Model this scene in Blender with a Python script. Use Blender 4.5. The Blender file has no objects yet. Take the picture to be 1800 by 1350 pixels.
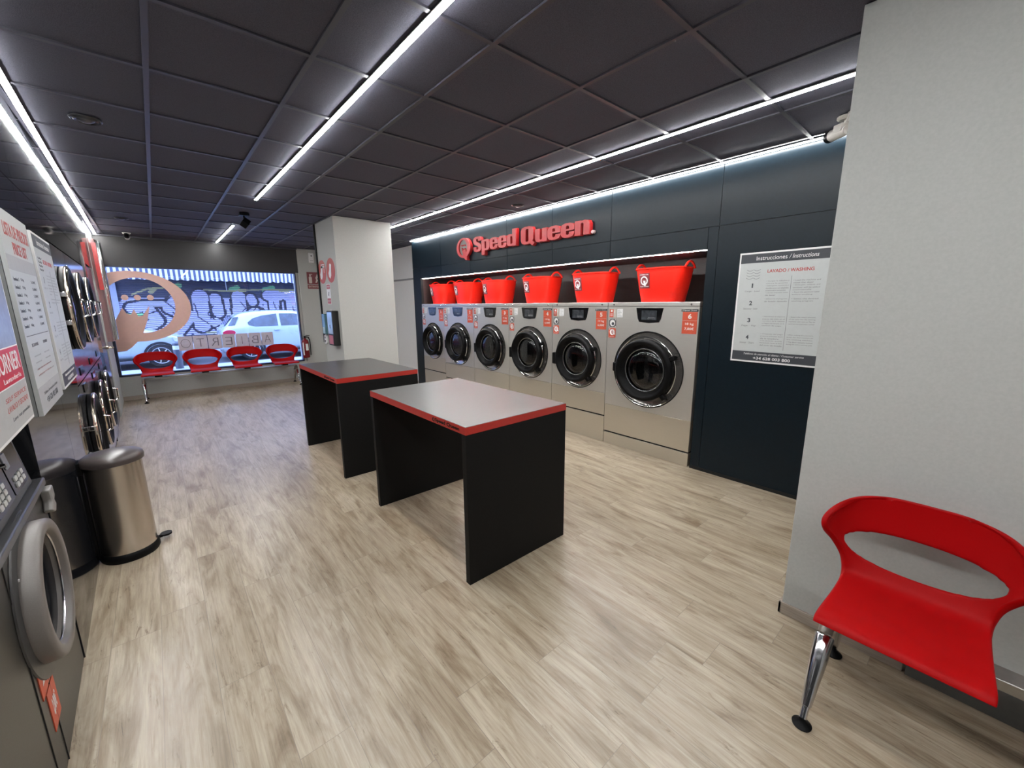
import bpy, bmesh, math, random
from mathutils import Vector, Matrix
random.seed(7)
PI = math.pi
S = bpy.context.scene
C = S.collection

# ------------------------------------------------------------------ camera, world, exposure
cam_d = bpy.data.cameras.new('camera'); cam = bpy.data.objects.new('camera', cam_d); C.objects.link(cam)
cam_d.sensor_width = 36.0; cam_d.lens = 36.0 * 715.68 / 1800.0; cam_d.clip_start = 0.02; cam_d.clip_end = 200
yaw, pitch, roll = math.radians(40.796), math.radians(11.181), math.radians(0.430)
fw = Vector((math.sin(yaw)*math.cos(pitch), math.cos(yaw)*math.cos(pitch), -math.sin(pitch)))
r0 = Vector((math.cos(yaw), -math.sin(yaw), 0)); d0 = fw.cross(r0)
rr = math.cos(roll)*r0 + math.sin(roll)*d0; dd = -math.sin(roll)*r0 + math.cos(roll)*d0
M = Matrix(((rr.x, -dd.x, -fw.x), (rr.y, -dd.y, -fw.y), (rr.z, -dd.z, -fw.z))).to_4x4()
CAM_H = 1.612
cam.matrix_world = Matrix.Translation((0, 0, CAM_H)) @ M
S.camera = cam
S.view_settings.view_transform = 'Standard'; S.view_settings.look = 'None'
S.view_settings.exposure = 0.0; S.view_settings.gamma = 1.0; S.view_settings.use_curve_mapping = False

w = bpy.data.worlds.new('world'); S.world = w; w.use_nodes = True
wn = w.node_tree.nodes; wl = w.node_tree.links
bg = wn['Background']; bg.inputs[1].default_value = 9.5
tc = wn.new('ShaderNodeTexCoord'); sx = wn.new('ShaderNodeSeparateXYZ'); cr = wn.new('ShaderNodeValToRGB')
wl.new(tc.outputs['Generated'], sx.inputs[0]); wl.new(sx.outputs[2], cr.inputs[0]); wl.new(cr.outputs[0], bg.inputs[0])
cr.color_ramp.elements[0].color = (0.50, 0.60, 0.95, 1); cr.color_ramp.elements[1].color = (0.36, 0.52, 1.0, 1)
LED = 118.0            # radiance of the LED strips
CZ = 2.770            # ceiling height

# ------------------------------------------------------------------ materials
MATS = {}
def mat(name, col, rough=0.5, metal=0.0, noise=30.0, amt=0.06, bump=0.0, coat=0.0, stretch=(1, 1, 1), spec=0.5, emit=None, coords='Object', tint=None):
    """principled material with a procedural noise in colour, roughness and (optionally) bump"""
    if name in MATS: return MATS[name]
    m = bpy.data.materials.new(name); m.use_nodes = True
    n = m.node_tree.nodes; l = m.node_tree.links; b = n['Principled BSDF']
    t = n.new('ShaderNodeTexCoord'); mp = n.new('ShaderNodeMapping'); nz = n.new('ShaderNodeTexNoise')
    mp.inputs['Scale'].default_value = stretch
    l.new(t.outputs[coords], mp.inputs[0]); l.new(mp.outputs[0], nz.inputs['Vector'])
    nz.inputs['Scale'].default_value = noise; nz.inputs['Detail'].default_value = 4
    rmp = n.new('ShaderNodeValToRGB'); rmp.color_ramp.elements[0].position = .3; rmp.color_ramp.elements[1].position = .7
    a = tuple(max(0, c*(1-amt)) for c in col); c2 = tuple(min(1, c*(1+amt)) for c in col)
    rmp.color_ramp.elements[0].color = (*a, 1); rmp.color_ramp.elements[1].color = (*c2, 1)
    l.new(nz.outputs[0], rmp.inputs[0]); l.new(rmp.outputs[0], b.inputs['Base Color'])
    mr = n.new('ShaderNodeMapRange'); mr.inputs[3].default_value = max(0, rough*.88); mr.inputs[4].default_value = min(1, rough*1.12)
    l.new(nz.outputs[0], mr.inputs[0]); l.new(mr.outputs[0], b.inputs['Roughness'])
    b.inputs['Metallic'].default_value = metal; b.inputs['Coat Weight'].default_value = coat; b.inputs['Coat Roughness'].default_value = .05
    b.inputs['Specular IOR Level'].default_value = spec
    if bump:
        bp = n.new('ShaderNodeBump'); bp.inputs['Strength'].default_value = bump; bp.inputs['Distance'].default_value = .004
        l.new(nz.outputs[0], bp.inputs['Height']); l.new(bp.outputs[0], b.inputs['Normal'])
    if emit:
        b.inputs['Emission Color'].default_value = (*emit[0], 1); b.inputs['Emission Strength'].default_value = emit[1]
    MATS[name] = m
    return m

def wood_floor():
    m = bpy.data.materials.new('vinyl_planks'); m.use_nodes = True
    n = m.node_tree.nodes; l = m.node_tree.links; b = n['Principled BSDF']
    t = n.new('ShaderNodeTexCoord'); rot = n.new('ShaderNodeMapping'); rot.inputs['Rotation'].default_value = (0, 0, PI/2)
    l.new(t.outputs['Object'], rot.inputs[0])
    sp = n.new('ShaderNodeSeparateXYZ'); l.new(rot.outputs[0], sp.inputs[0])
    dv = n.new('ShaderNodeMath'); dv.operation = 'DIVIDE'; l.new(sp.outputs[1], dv.inputs[0]); dv.inputs[1].default_value = .185
    fl = n.new('ShaderNodeMath'); fl.operation = 'FLOOR'; l.new(dv.outputs[0], fl.inputs[0])
    wn_ = n.new('ShaderNodeTexWhiteNoise'); wn_.noise_dimensions = '1D'; l.new(fl.outputs[0], wn_.inputs['W'])
    ma = n.new('ShaderNodeMath'); ma.operation = 'MULTIPLY_ADD'; l.new(wn_.outputs['Value'], ma.inputs[0]); ma.inputs[1].default_value = 1.22; l.new(sp.outputs[0], ma.inputs[2])
    cb = n.new('ShaderNodeCombineXYZ'); l.new(ma.outputs[0], cb.inputs[0]); l.new(sp.outputs[1], cb.inputs[1])
    br = n.new('ShaderNodeTexBrick'); l.new(cb.outputs[0], br.inputs['Vector'])
    br.inputs['Color1'].default_value = (0, 0, 0, 1); br.inputs['Color2'].default_value = (1, 1, 1, 1); br.inputs['Mortar'].default_value = (.5, .5, .5, 1)
    br.inputs['Scale'].default_value = 1.0; br.inputs['Mortar Size'].default_value = .0012; br.inputs['Mortar Smooth'].default_value = .1
    br.inputs['Brick Width'].default_value = 1.22; br.inputs['Row Height'].default_value = .185; br.inputs['Bias'].default_value = 0
    br.offset = 0; br.offset_frequency = 1
    # every plank has its own figure: shift the grain coordinates by the plank's random value
    sc = n.new('ShaderNodeVectorMath'); sc.operation = 'SCALE'; sc.inputs['Scale'].default_value = 37.0
    l.new(br.outputs['Color'], sc.inputs[0])
    ad = n.new('ShaderNodeVectorMath'); ad.operation = 'ADD'; l.new(t.outputs['Object'], ad.inputs[0]); l.new(sc.outputs[0], ad.inputs[1])
    def grain(sx_, sy_, scale, detail, dist, rough=.6):
        mp = n.new('ShaderNodeMapping'); mp.inputs['Scale'].default_value = (sx_, sy_, 1); l.new(ad.outputs[0], mp.inputs[0])
        z = n.new('ShaderNodeTexNoise'); z.inputs['Scale'].default_value = scale; z.inputs['Detail'].default_value = detail
        z.inputs['Distortion'].default_value = dist; z.inputs['Roughness'].default_value = rough; l.new(mp.outputs[0], z.inputs['Vector']); return z
    g1 = grain(5.5, .9, 2.2, 5, .9); g2 = grain(34, 1.6, 3.0, 6, .5); g3 = grain(9, 1.5, 2.4, 8, 1.6, .75)
    r1 = n.new('ShaderNodeValToRGB'); l.new(g1.outputs[0], r1.inputs[0]); e = r1.color_ramp.elements
    e[0].position = .26; e[0].color = (.190, .135, .082, 1); e[1].position = .50; e[1].color = (.385, .322, .240, 1)
    e.new(.70).color = (.475, .415, .330, 1)
    r2 = n.new('ShaderNodeValToRGB'); l.new(g2.outputs[0], r2.inputs[0]); e = r2.color_ramp.elements
    e[0].position = .3; e[0].color = (.70, .67, .63, 1); e[1].position = .60; e[1].color = (1, 1, 1, 1)
    r3 = n.new('ShaderNodeValToRGB'); l.new(g3.outputs[0], r3.inputs[0]); e = r3.color_ramp.elements
    e[0].position = .30; e[0].color = (.42, .35, .27, 1); e[1].position = .42; e[1].color = (1, 1, 1, 1)
    def mul(a, c, f=1.0):
        x = n.new('ShaderNodeMix'); x.data_type = 'RGBA'; x.blend_type = 'MULTIPLY'; x.inputs[0].default_value = f
        l.new(a, x.inputs[6]); l.new(c, x.inputs[7]); return x.outputs[2]
    r4 = n.new('ShaderNodeValToRGB'); l.new(br.outputs['Color'], r4.inputs[0]); e = r4.color_ramp.elements
    e[0].color = (.90, .88, .85, 1); e[1].color = (1.04, 1.04, 1.04, 1)
    c = mul(mul(mul(r1.outputs[0], r2.outputs[0]), r3.outputs[0]), r4.outputs[0])
    mx = n.new('ShaderNodeMix'); mx.data_type = 'RGBA'; l.new(br.outputs['Fac'], mx.inputs[0]); l.new(c, mx.inputs[6]); mx.inputs[7].default_value = (.22, .18, .14, 1)
    l.new(mx.outputs[2], b.inputs['Base Color'])
    mr = n.new('ShaderNodeMapRange'); b.inputs['Specular IOR Level'].default_value = .65; mr.inputs[3].default_value = .24; mr.inputs[4].default_value = .38; l.new(g2.outputs[0], mr.inputs[0]); l.new(mr.outputs[0], b.inputs['Roughness'])
    bp = n.new('ShaderNodeBump'); bp.inputs['Strength'].default_value = .15; bp.inputs['Distance'].default_value = .002
    l.new(g2.outputs[0], bp.inputs['Height']); l.new(bp.outputs[0], b.inputs['Normal'])
    return m

def brushed(name, col, rough, axis='x', metal=1.0, amt=.03):
    st = {'x': (1, 1, 60), 'z': (60, 60, 1), 'y': (60, 1, 60)}[axis]
    return mat(name, col, rough, metal, noise=6, amt=amt, stretch=st)

def glass_mat(name, tint=(1, 1, 1), gl=(1, 1, 1), rough=0.0, ior=1.45, dark=0.0):
    m = bpy.data.materials.new(name); m.use_nodes = True
    n = m.node_tree.nodes; l = m.node_tree.links; n.remove(n['Principled BSDF']); o = n['Material Output']
    tr = n.new('ShaderNodeBsdfTransparent'); nz = n.new('ShaderNodeTexNoise'); nz.inputs['Scale'].default_value = 2
    rp = n.new('ShaderNodeValToRGB'); rp.color_ramp.elements[0].color = (*[c*.98 for c in tint], 1); rp.color_ramp.elements[1].color = (*tint, 1)
    l.new(nz.outputs[0], rp.inputs[0]); l.new(rp.outputs[0], tr.inputs[0])
    g = n.new('ShaderNodeBsdfGlossy'); g.inputs['Color'].default_value = (*gl, 1); g.inputs['Roughness'].default_value = rough
    fr = n.new('ShaderNodeFresnel'); fr.inputs[0].default_value = ior
    mx = n.new('ShaderNodeMixShader'); l.new(fr.outputs[0], mx.inputs[0]); l.new(tr.outputs[0], mx.inputs[1]); l.new(g.outputs[0], mx.inputs[2])
    l.new(mx.outputs[0], o.inputs[0]); return m

floor_m = wood_floor()
tile_m = mat('ceiling_tile_charcoal', (.098, .099, .130), .85, noise=260, amt=.25, bump=.2, spec=.2)
grid_m = mat('ceiling_tee_black', (.050, .050, .066), .42, noise=20, spec=.5)
lam_m = mat('dark_laminate_panel', (.0035, .0095, .0150), .33, noise=40, amt=.12, bump=.02, spec=.26)
gls_m = mat('glossy_dark_panel', (.012, .013, .016), .045, noise=3, amt=.15, spec=.8)
niche_m = mat('brown_black_laminate', (.030, .019, .018), .42, noise=14, amt=.2, stretch=(1, 1, 6))
white_m = mat('white_paint', (.455, .46, .44), .75, noise=90, amt=.03, bump=.05, spec=.3)
grey_m = mat('warm_grey_paint', (.445, .455, .44), .72, noise=90, amt=.04, bump=.06, spec=.3)
base_m = mat('greige_baseboard', (.34, .29, .245), .45, noise=8, amt=.15, stretch=(20, 1, 20))
fascia_m = mat('dark_fascia_paint', (.022, .021, .022), .5, noise=50, amt=.1)
navy_m = mat('navy_window_frame', (.012, .016, .04), .35, noise=20)
led_m = mat('led_diffuser', (.9, .9, .9), .5, emit=((.98, .98, .97), LED))
led_side_m = mat('led_channel_white', (.75, .75, .75), .5)
steel_m = brushed('washer_steel', (.62, .605, .57), .37, metal=.72)
steel_lo = brushed('washer_steel_lower', (.60, .55, .46), .38, metal=.72)  # warmer, darker copy of the steel: floor reflection put into the colour
steel_d = brushed('recess_steel', (.60, .57, .54), .25, metal=.85)
chrome_m = mat('chrome', (.78, .78, .78), .09, 1.0, noise=15, amt=.03)
chromed_m = mat('polished_alloy', (.62, .62, .64), .16, 1.0, noise=12, amt=.05)
black_m = mat('black_plastic', (.003, .003, .0035), .48, noise=60, amt=.2, spec=.14)
blackg_m = mat('black_gloss', (.005, .005, .006), .08, noise=30, amt=.2)
gap_m = mat('black_gap', (.004, .004, .004), .8, noise=30)
tabl_m = mat('table_black_board', (.0045, .0045, .0045), .6, noise=220, amt=.5, bump=.1, spec=.2)
tabt_m = mat('table_top_grey', (.048, .045, .044), .32, noise=160, amt=.12, bump=.03, spec=.75)
tabtd_m = tabt_m
red_m = mat('red_edge_laminate', (.42, .026, .018), .4, noise=60, amt=.06)
seat_m = mat('red_polypropylene', (.345, .002, .003), .45, noise=500, amt=.04, bump=.06, spec=.10)
bask_m = mat('red_basket_plastic', (.86, .018, .008), .36, noise=40, amt=.04, spec=.4)
orange_m = mat('orange_red_sticker', (.58, .085, .04), .45, noise=60, amt=.05)
wht_m = mat('white_print', (.80, .80, .80), .5, noise=40, amt=.02)
paper_m = mat('poster_paper', (.52, .545, .545), .4, noise=30, amt=.02)
dk_m = mat('dark_print', (.045, .05, .06), .45, noise=30, amt=.05)
rp_m = mat('red_print', (.45, .05, .04), .45, noise=30, amt=.05)
signr_m = mat('sign_letter_red', (.50, .040, .045), .35, noise=40, amt=.04)
signs_m = mat('sign_letter_side', (.40, .012, .012), .4, noise=40, amt=.04)
cam_m = mat('ivory_plastic', (.62, .60, .56), .45, noise=60, amt=.03)
ext_m = mat('extinguisher_red', (.17, .006, .009), .25, noise=40, amt=.04)
bin_m = mat('bin_steel', (.60, .55, .50), .26, 1.0, noise=3, amt=.03)
lid_m = mat('bin_lid_plastic', (.060, .048, .046), .30, noise=60, amt=.1)
ring_m = mat('grey_door_plastic', (.15, .135, .125), .38, noise=400, amt=.08, bump=.04)
body_m = mat('grey_machine_enamel', (.017, .0165, .0145), .32, noise=300, amt=.08, bump=.03, spec=.6)
pane_m = glass_mat('window_glass', (.97, .98, 1.0), ior=1.40)
port_m = glass_mat('porthole_glass', (.28, .29, .30), ior=1.6)
screen_m = mat('dark_screen', (.045, .050, .058), .12, noise=25, amt=.5)
decal_m = mat('salmon_decal', (.66, .43, .37), .7, noise=20, amt=.03)

# ------------------------------------------------------------------ mesh helpers
class B:
    def __init__(s): s.bm = bmesh.new()
    def _m(s, fs, m):
        for f in fs: f.material_index = m
    def box(s, x0, x1, y0, y1, z0, z1, m=0):
        v = [s.bm.verts.new(p) for p in ((x0,y0,z0),(x1,y0,z0),(x1,y1,z0),(x0,y1,z0),(x0,y0,z1),(x1,y0,z1),(x1,y1,z1),(x0,y1,z1))]
        s._m([s.bm.faces.new([v[i] for i in q]) for q in ((0,3,2,1),(4,5,6,7),(0,1,5,4),(1,2,6,5),(2,3,7,6),(3,0,4,7))], m); return s
    def prism(s, pts, y0, y1, m=0, side=None):
        """polygon in the XZ plane, extruded from y0 (front) to y1"""
        a = [s.bm.verts.new((x, y0, z)) for x, z in pts]; b = [s.bm.verts.new((x, y1, z)) for x, z in pts]; n = len(pts)
        fs = [s.bm.faces.new(a), s.bm.faces.new(b[::-1])]
        s._m(fs, m); ss = [s.bm.faces.new((a[i], b[i], b[(i+1) % n], a[(i+1) % n])) for i in range(n)]
        s._m(ss, m if side is None else side); return s
    def rrect(s, x0, x1, z0, z1, r, y0, y1, m=0, n=5):
        p = []
        for cx, cz, a0 in ((x1-r, z1-r, 0), (x0+r, z1-r, PI/2), (x0+r, z0+r, PI), (x1-r, z0+r, 1.5*PI)):
            p += [(cx+r*math.cos(a0+i*PI/2/n), cz+r*math.sin(a0+i*PI/2/n)) for i in range(n+1)]
        return s.prism(p, y0, y1, m)
    def disc(s, cx, cz, rx, rz, y0, y1, m=0, n=40):
        return s.prism([(cx+rx*math.cos(2*PI*i/n), cz+rz*math.sin(2*PI*i/n)) for i in range(n)], y0, y1, m)
    def lathe(s, prof, c=(0, 0, 0), axis='z', n=40, m=0, a0=0.0, a1=2*PI, mf=None):
        """profile of (radius, height) revolved about axis through c"""
        full = abs(a1-a0-2*PI) < 1e-6; k = n if full else n+1; rings = []
        for r, h in prof:
            ring = []
            for i in range(k):
                a = a0+(a1-a0)*i/n; u, v = r*math.cos(a), r*math.sin(a)
                p = {'z': (u, v, h), 'y': (u, h, v), 'x': (h, u, v)}[axis]
                ring.append(s.bm.verts.new((p[0]+c[0], p[1]+c[1], p[2]+c[2])))
                if r == 0: break
            rings.append(ring)
        for j in range(len(rings)-1):
            A, D = rings[j], rings[j+1]
            for i in range(n if full else n):
                i2 = (i+1) % k if full else i+1
                q = [A[i % len(A)], A[i2 % len(A)], D[i2 % len(D)], D[i % len(D)]]
                q = [v for t, v in enumerate(q) if v not in q[:t]]
                if len(q) >= 3:
                    try: f = s.bm.faces.new(q); f.material_index = m if mf is None else mf[j]
                    except ValueError: pass
        return s
    def tube(s, pts, r, m=0, n=8, cap=True, closed=False):
        pts = [Vector(p) for p in pts]; rs = r if isinstance(r, (list, tuple)) else [r]*len(pts); rings = []; N = len(pts)
        up = None
        for i, p in enumerate(pts):
            if closed: t = (pts[(i+1) % N]-pts[i-1])
            else: t = (pts[min(i+1, N-1)]-pts[max(i-1, 0)])
            t.normalize()
            if up is None: up = Vector((0, 0, 1)) if abs(t.z) < .9 else Vector((1, 0, 0))
            a = t.cross(up)
            if a.length < 1e-5: a = t.cross(Vector((0, 1, 0)))
            a.normalize(); b2 = a.cross(t).normalized(); up = b2
            rings.append([s.bm.verts.new(p+rs[i]*(math.cos(2*PI*k/n)*a+math.sin(2*PI*k/n)*b2)) for k in range(n)])
        for i in range(N if closed else N-1):
            A, D = rings[i], rings[(i+1) % N]
            for k in range(n):
                f = s.bm.faces.new((A[k], A[(k+1) % n], D[(k+1) % n], D[k])); f.material_index = m
        if cap and not closed:
            for ring in (rings[0][::-1], rings[-1]):
                f = s.bm.faces.new(ring); f.material_index = m
        return s
    def arc(s, c, R, r, a0, a1, y, m=0, n=40, k=8):
        """tube bent along a circle lying in the XZ plane"""
        full = abs(a1-a0-2*PI) < 1e-6
        return s.tube([(c[0]+R*math.cos(a0+(a1-a0)*i/n), y, c[1]+R*math.sin(a0+(a1-a0)*i/n)) for i in range(n if full else n+1)], r, m, k, closed=full)
    def text(s, txt, x0, x1, z0, z1, y, th=.001, m=0, bold=0.0, mirror=False, shear=0.0, keep=False):
        """lettering fitted into a box of the XZ plane, facing -y"""
        cu = bpy.data.curves.new('t', 'FONT'); cu.body = txt; cu.size = 1; cu.offset = bold; cu.shear = shear; cu.resolution_u = 3
        o = bpy.data.objects.new('t', cu); C.objects.link(o)
        me = bpy.data.meshes.new_from_object(o.evaluated_get(bpy.context.evaluated_depsgraph_get()))
        bpy.data.objects.remove(o); bpy.data.curves.remove(cu)
        if not me.vertices: return s
        xs = [v.co.x for v in me.vertices]; ys = [v.co.y for v in me.vertices]
        a, b_, c_, d_ = min(xs), max(xs), min(ys), max(ys)
        if txt == '1': x0, x1 = x0+(x1-x0)*.28, x1-(x1-x0)*.28
        sx_ = (x1-x0)/(b_-a); sz_ = (z1-z0)/(d_-c_) if d_ > c_ else sx_
        if keep: sx_ = sz_
        vs = []
        for v in me.vertices:
            u = (v.co.x-a)*sx_
            vs.append((x1-u if mirror else x0+u, y, z0+(v.co.y-c_)*sz_))
        nv = [s.bm.verts.new(p) for p in vs]; front = []
        for p in me.polygons:
            try: f = s.bm.faces.new([nv[i] for i in p.vertices]); f.material_index = m; front.append(f)
            except ValueError: pass
        if th:
            r = bmesh.ops.extrude_face_region(s.bm, geom=front)
            for g in r['geom']:
                if isinstance(g, bmesh.types.BMVert): g.co.y -= th
                if isinstance(g, bmesh.types.BMFace): g.material_index = m
        bpy.data.meshes.remove(me); return s
    def rot(s, mtx):
        bmesh.ops.transform(s.bm, matrix=mtx, verts=s.bm.verts); return s

GLY = {
 'e': [[(.28,0),(.62,0),(.82,.06),(.9,.25),(.9,.38),(.56,.38),(.56,.24),(.46,.17),(.36,.24),(.36,.47),(.9,.47),(.9,.72),(.80,.93),(.62,1),(.28,1),(.08,.92),(0,.72),(0,.28),(.08,.08)], [(.36,.59),(.55,.59),(.55,.78),(.455,.84),(.36,.78)]],
 'p': [[(0,-.36),(.37,-.36),(.37,.03),(.60,0),(.82,.06),(.9,.25),(.9,.75),(.82,.94),(.60,1),(.37,.96),(.37,1),(0,1)], [(.37,.2),(.54,.2),(.54,.8),(.37,.8)]],
 'd': [[(.9,1.38),(.54,1.38),(.54,.97),(.30,1),(.08,.94),(0,.75),(0,.25),(.08,.06),(.30,0),(.54,.04),(.54,0),(.9,0)], [(.36,.2),(.54,.2),(.54,.8),(.36,.8)]],
 'n': [[(0,0),(.37,0),(.37,.78),(.455,.84),(.54,.78),(.54,0),(.9,0),(.9,.75),(.82,.94),(.62,1),(.37,.95),(.37,1),(0,1)]],
 'u': [[(.9,1),(.53,1),(.53,.22),(.445,.16),(.36,.22),(.36,1),(0,1),(0,.25),(.08,.06),(.28,0),(.53,.05),(.53,0),(.9,0)]],
 'S': [[(.28,0),(.65,0),(.88,.08),(.95,.28),(.95,.55),(.82,.70),(.42,.90),(.37,1.0),(.37,1.12),(.46,1.18),(.57,1.12),(.57,.95),(.93,.95),(.93,1.10),(.84,1.29),(.62,1.36),(.30,1.36),(.08,1.27),(0,1.08),(0,.86),(.10,.70),(.52,.50),(.58,.42),(.58,.24),(.47,.18),(.37,.24),(.37,.45),(0,.45),(0,.26),(.08,.07)]],
 'Q': [[(.30,0),(.62,0),(.72,.03),(.93,-.17),(1.10,.02),(.94,.20),(1.0,.34),(1.0,1.06),(.91,1.28),(.68,1.36),(.32,1.36),(.09,1.28),(0,1.06),(0,.30),(.09,.08)], [(.38,.24),(.50,.17),(.62,.24),(.62,1.12),(.50,1.19),(.38,1.12)]]}
def glyphs(b, word, x0, x1, zb, kz, y, th):
    """heavy slab lettering: baseline zb, x-height kz, spread from x0 to x1"""
    adv = [max(p[0] for p in GLY[c][0])+.035 for c in word]; kx = (x1-x0)/(sum(adv)-.035); u = 0
    for c, a in zip(word, adv):
        cu = bpy.data.curves.new('g', 'CURVE'); cu.dimensions = '2D'; cu.fill_mode = 'BOTH'
        for loop in GLY[c]:
            sp = cu.splines.new('POLY'); sp.points.add(len(loop)-1); sp.use_cyclic_u = True
            for i, (px, pz) in enumerate(loop): sp.points[i].co = (px, pz, 0, 1)
        o = bpy.data.objects.new('g', cu); C.objects.link(o)
        me = bpy.data.meshes.new_from_object(o.evaluated_get(bpy.context.evaluated_depsgraph_get()))
        bpy.data.objects.remove(o); bpy.data.curves.remove(cu)
        nv = [b.bm.verts.new((x0+(u+v.co.x)*kx, y, zb+v.co.y*kz)) for v in me.vertices]; fr = []
        for p in me.polygons:
            try: fr.append(b.bm.faces.new([nv[i] for i in p.vertices]))
            except ValueError: pass
        bmesh.ops.remove_doubles(b.bm, verts=nv, dist=1e-5)
        fr = [f for f in fr if f.is_valid]
        r = bmesh.ops.extrude_face_region(b.bm, geom=fr)
        for g in r['geom']:
            if isinstance(g, bmesh.types.BMVert): g.co.y -= th
        bpy.data.meshes.remove(me); u += a
    return b

def obj(name, b, mats, parent=None, smooth=35, bevel=0, seg=2, sub=0):
    bm = b.bm
    bmesh.ops.recalc_face_normals(bm, faces=bm.faces)
    me = bpy.data.meshes.new(name)
    for f in bm.faces: f.smooth = True
    for e in bm.edges:
        if len(e.link_faces) == 2:
            if e.calc_face_angle(0) > math.radians(smooth): e.smooth = False
    bm.to_mesh(me); bm.free()
    for m in (mats if isinstance(mats, (list, tuple)) else [mats]): me.materials.append(m)
    o = bpy.data.objects.new(name, me); C.objects.link(o)
    if parent is not None: o.parent = parent
    if bevel:
        md = o.modifiers.new('bevel', 'BEVEL'); md.width = bevel; md.segments = seg; md.limit_method = 'ANGLE'; md.angle_limit = math.radians(50); md.harden_normals = False
    if sub:
        md = o.modifiers.new('sub', 'SUBSURF'); md.levels = sub; md.render_levels = sub
    return o
def tag(o, label, cat, group=None):
    o['label'] = label; o['category'] = cat
    if group: o['group'] = group
    return o
def thing(name, label, cat, loc=(0, 0, 0), rz=0.0, group=None):
    o = bpy.data.objects.new(name, None); C.objects.link(o); o.location = loc; o.rotation_euler = (0, 0, rz); o.empty_display_size = .1
    return tag(o, label, cat, group)
def struct(name, b, m, parent=None, **k):
    o = obj(name, b, m, parent, **k)
    if parent is None: o['kind'] = 'structure'
    return o
def copy_tree(src, loc, label, group=None, name=None):
    r = src.copy(); C.objects.link(r); r.location = loc; r['label'] = label
    if group: r['group'] = group
    for ch in list(src.children):
        c = ch.copy(); C.objects.link(c); c.parent = r
        for g in list(ch.children):
            d = g.copy(); C.objects.link(d); d.parent = c
    return r
RW = -PI/2                                  # things on the washer wall face -X
LANG = PI/2 + math.atan(.0205)              # things on the left wall face +X (the wall runs slightly askew)
def LW(y, z=0.0, off=0.0): return (-.405-.0205*y+off, y, z)

# ------------------------------------------------------------------ setting: floor, ceiling, walls
X_W = 3.818; Y_F = 9.603; X_R = 2.304; YB = -2.6
struct('floor', B().box(-1.7, 4.4, YB, Y_F+.1, -.08, 0), floor_m)
ceil = struct('ceiling', B().box(-1.7, 4.4, YB, Y_F+.3, CZ+.006, CZ+.16), tile_m)
g = B()
xg = [.1277+.6*i for i in range(-2, 8)]; yg = [2.2774+.62873*r for r in range(-8, 12)]
for x in xg: g.box(x-.012, x+.012, YB, Y_F, CZ-.004, CZ+.007)
for y in yg: g.box(-1.1, 4.3, y-.012, y+.012, CZ-.0035, CZ+.007)
obj('ceiling_grid', g, grid_m, ceil)
trim = B(); trim.box(-.62, 2.40, Y_F-.03, Y_F-.001, CZ-.03, CZ-.004)
struct('trim_1', trim, grid_m)

# front wall: fascia over the window, knee wall under it, white wall right of it
WX0, WX1, WZ0, WZ1 = -.587, 2.335, .42, 2.275
b = B(); b.box(-1.7, 2.39, Y_F, Y_F+.25, WZ1, CZ)
wf = struct('wall_front', b, fascia_m)
b = B(); b.box(-.66, 2.39, Y_F, Y_F+.2, 0, WZ0); b.box(-1.7, -.60, Y_F+.005, Y_F+.25, 0, WZ1)
obj('knee_wall', b, grey_m, wf)
b = B(); b.box(2.39, 4.4, Y_F-.0, Y_F+.25, 0, CZ); b.box(2.335, 2.39, Y_F+.02, Y_F+.25, 0, CZ)
obj('column_face', b, white_m, wf, bevel=.012)
b = B(); b.box(-.60, 2.39, Y_F-.012, Y_F-.0005, 0, .075)
struct('baseboard_front', b, base_m, bevel=.002)
win = struct('window_1', B().box(WX0, WX1, Y_F+.06, Y_F+.066, WZ0, WZ1), pane_m)
b = B()
b.box(WX0-.014, WX0+.022, Y_F-.004, Y_F+.10, WZ0, WZ1); b.box(WX1-.02, WX1+.0, Y_F+.0, Y_F+.10, WZ0, WZ1)
b.box(WX0, WX1, Y_F-.004, Y_F+.10, WZ0-.005, WZ0+.028); b.box(WX0, WX1, Y_F+.0, Y_F+.10, WZ1-.02, WZ1)
obj('window_frame', b, navy_m, win)

# washer wall: dark laminate cladding with the niche cut into it
NY0, NY1, NZ1 = 1.735, 7.003, 2.078
b = B(); X = X_W; T = .035
def panel(y0, y1, z0, z1): b.box(X, X+T, y0+.0024, y1-.0024, z0+.0024, z1-.0024)
seams = [.2, 1.645, 2.78, 3.645, 4.51, 5.40, 6.265, 7.285]
ys = [-.6]+seams
for i in range(len(ys)-1): panel(ys[i], ys[i+1], 2.262, CZ)
for i in range(2, len(ys)-1): panel(max(ys[i], NY0) if i == 2 else ys[i], min(ys[i+1], NY1) if ys[i+1] > 7 else ys[i+1], NZ1, 2.262)
panel(NY1, 7.285, .0, 2.262); panel(1.645, NY0, .02, 2.262); panel(.2, 1.645, .02, 2.262); panel(-.6, .2, .02, 2.262)
wr = struct('wall_washers', b, lam_m, smooth=30)
b = B(); b.box(X+.008, X+.05, -.6, 1.737, 0, CZ); b.box(X+.008, X+.05, 7.0, 7.28, 0, CZ); b.box(X+.008, X+.05, 1.735, 7.003, NZ1+.004, CZ); b.box(X-.004, X+.03, -.6, 1.735, 0, .03)
obj('joint_backing', b, gap_m, wr)
b = B(); b.box(X+.72, X+.75, 1.6, 7.1, 0, 2.3); b.box(X+.05, X+.74, 1.6, 7.1, NZ1, NZ1+.03); b.box(X+.04, X+.74, 1.70, 1.735, 0, NZ1); b.box(X+.04, X+.74, 7.003, 7.04, 0, NZ1)
obj('niche_lining', b, niche_m, wr)
b = B(); b.box(4.07, 4.3, 7.285, Y_F, 0, 2.105); b.box(4.072, 4.3, 7.285, Y_F, 2.105, 2.13); b.box(4.07, 4.3, 7.285, Y_F, 2.13, CZ); b.box(X+.035, 4.3, 7.285, 7.30, 0, CZ)
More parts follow.
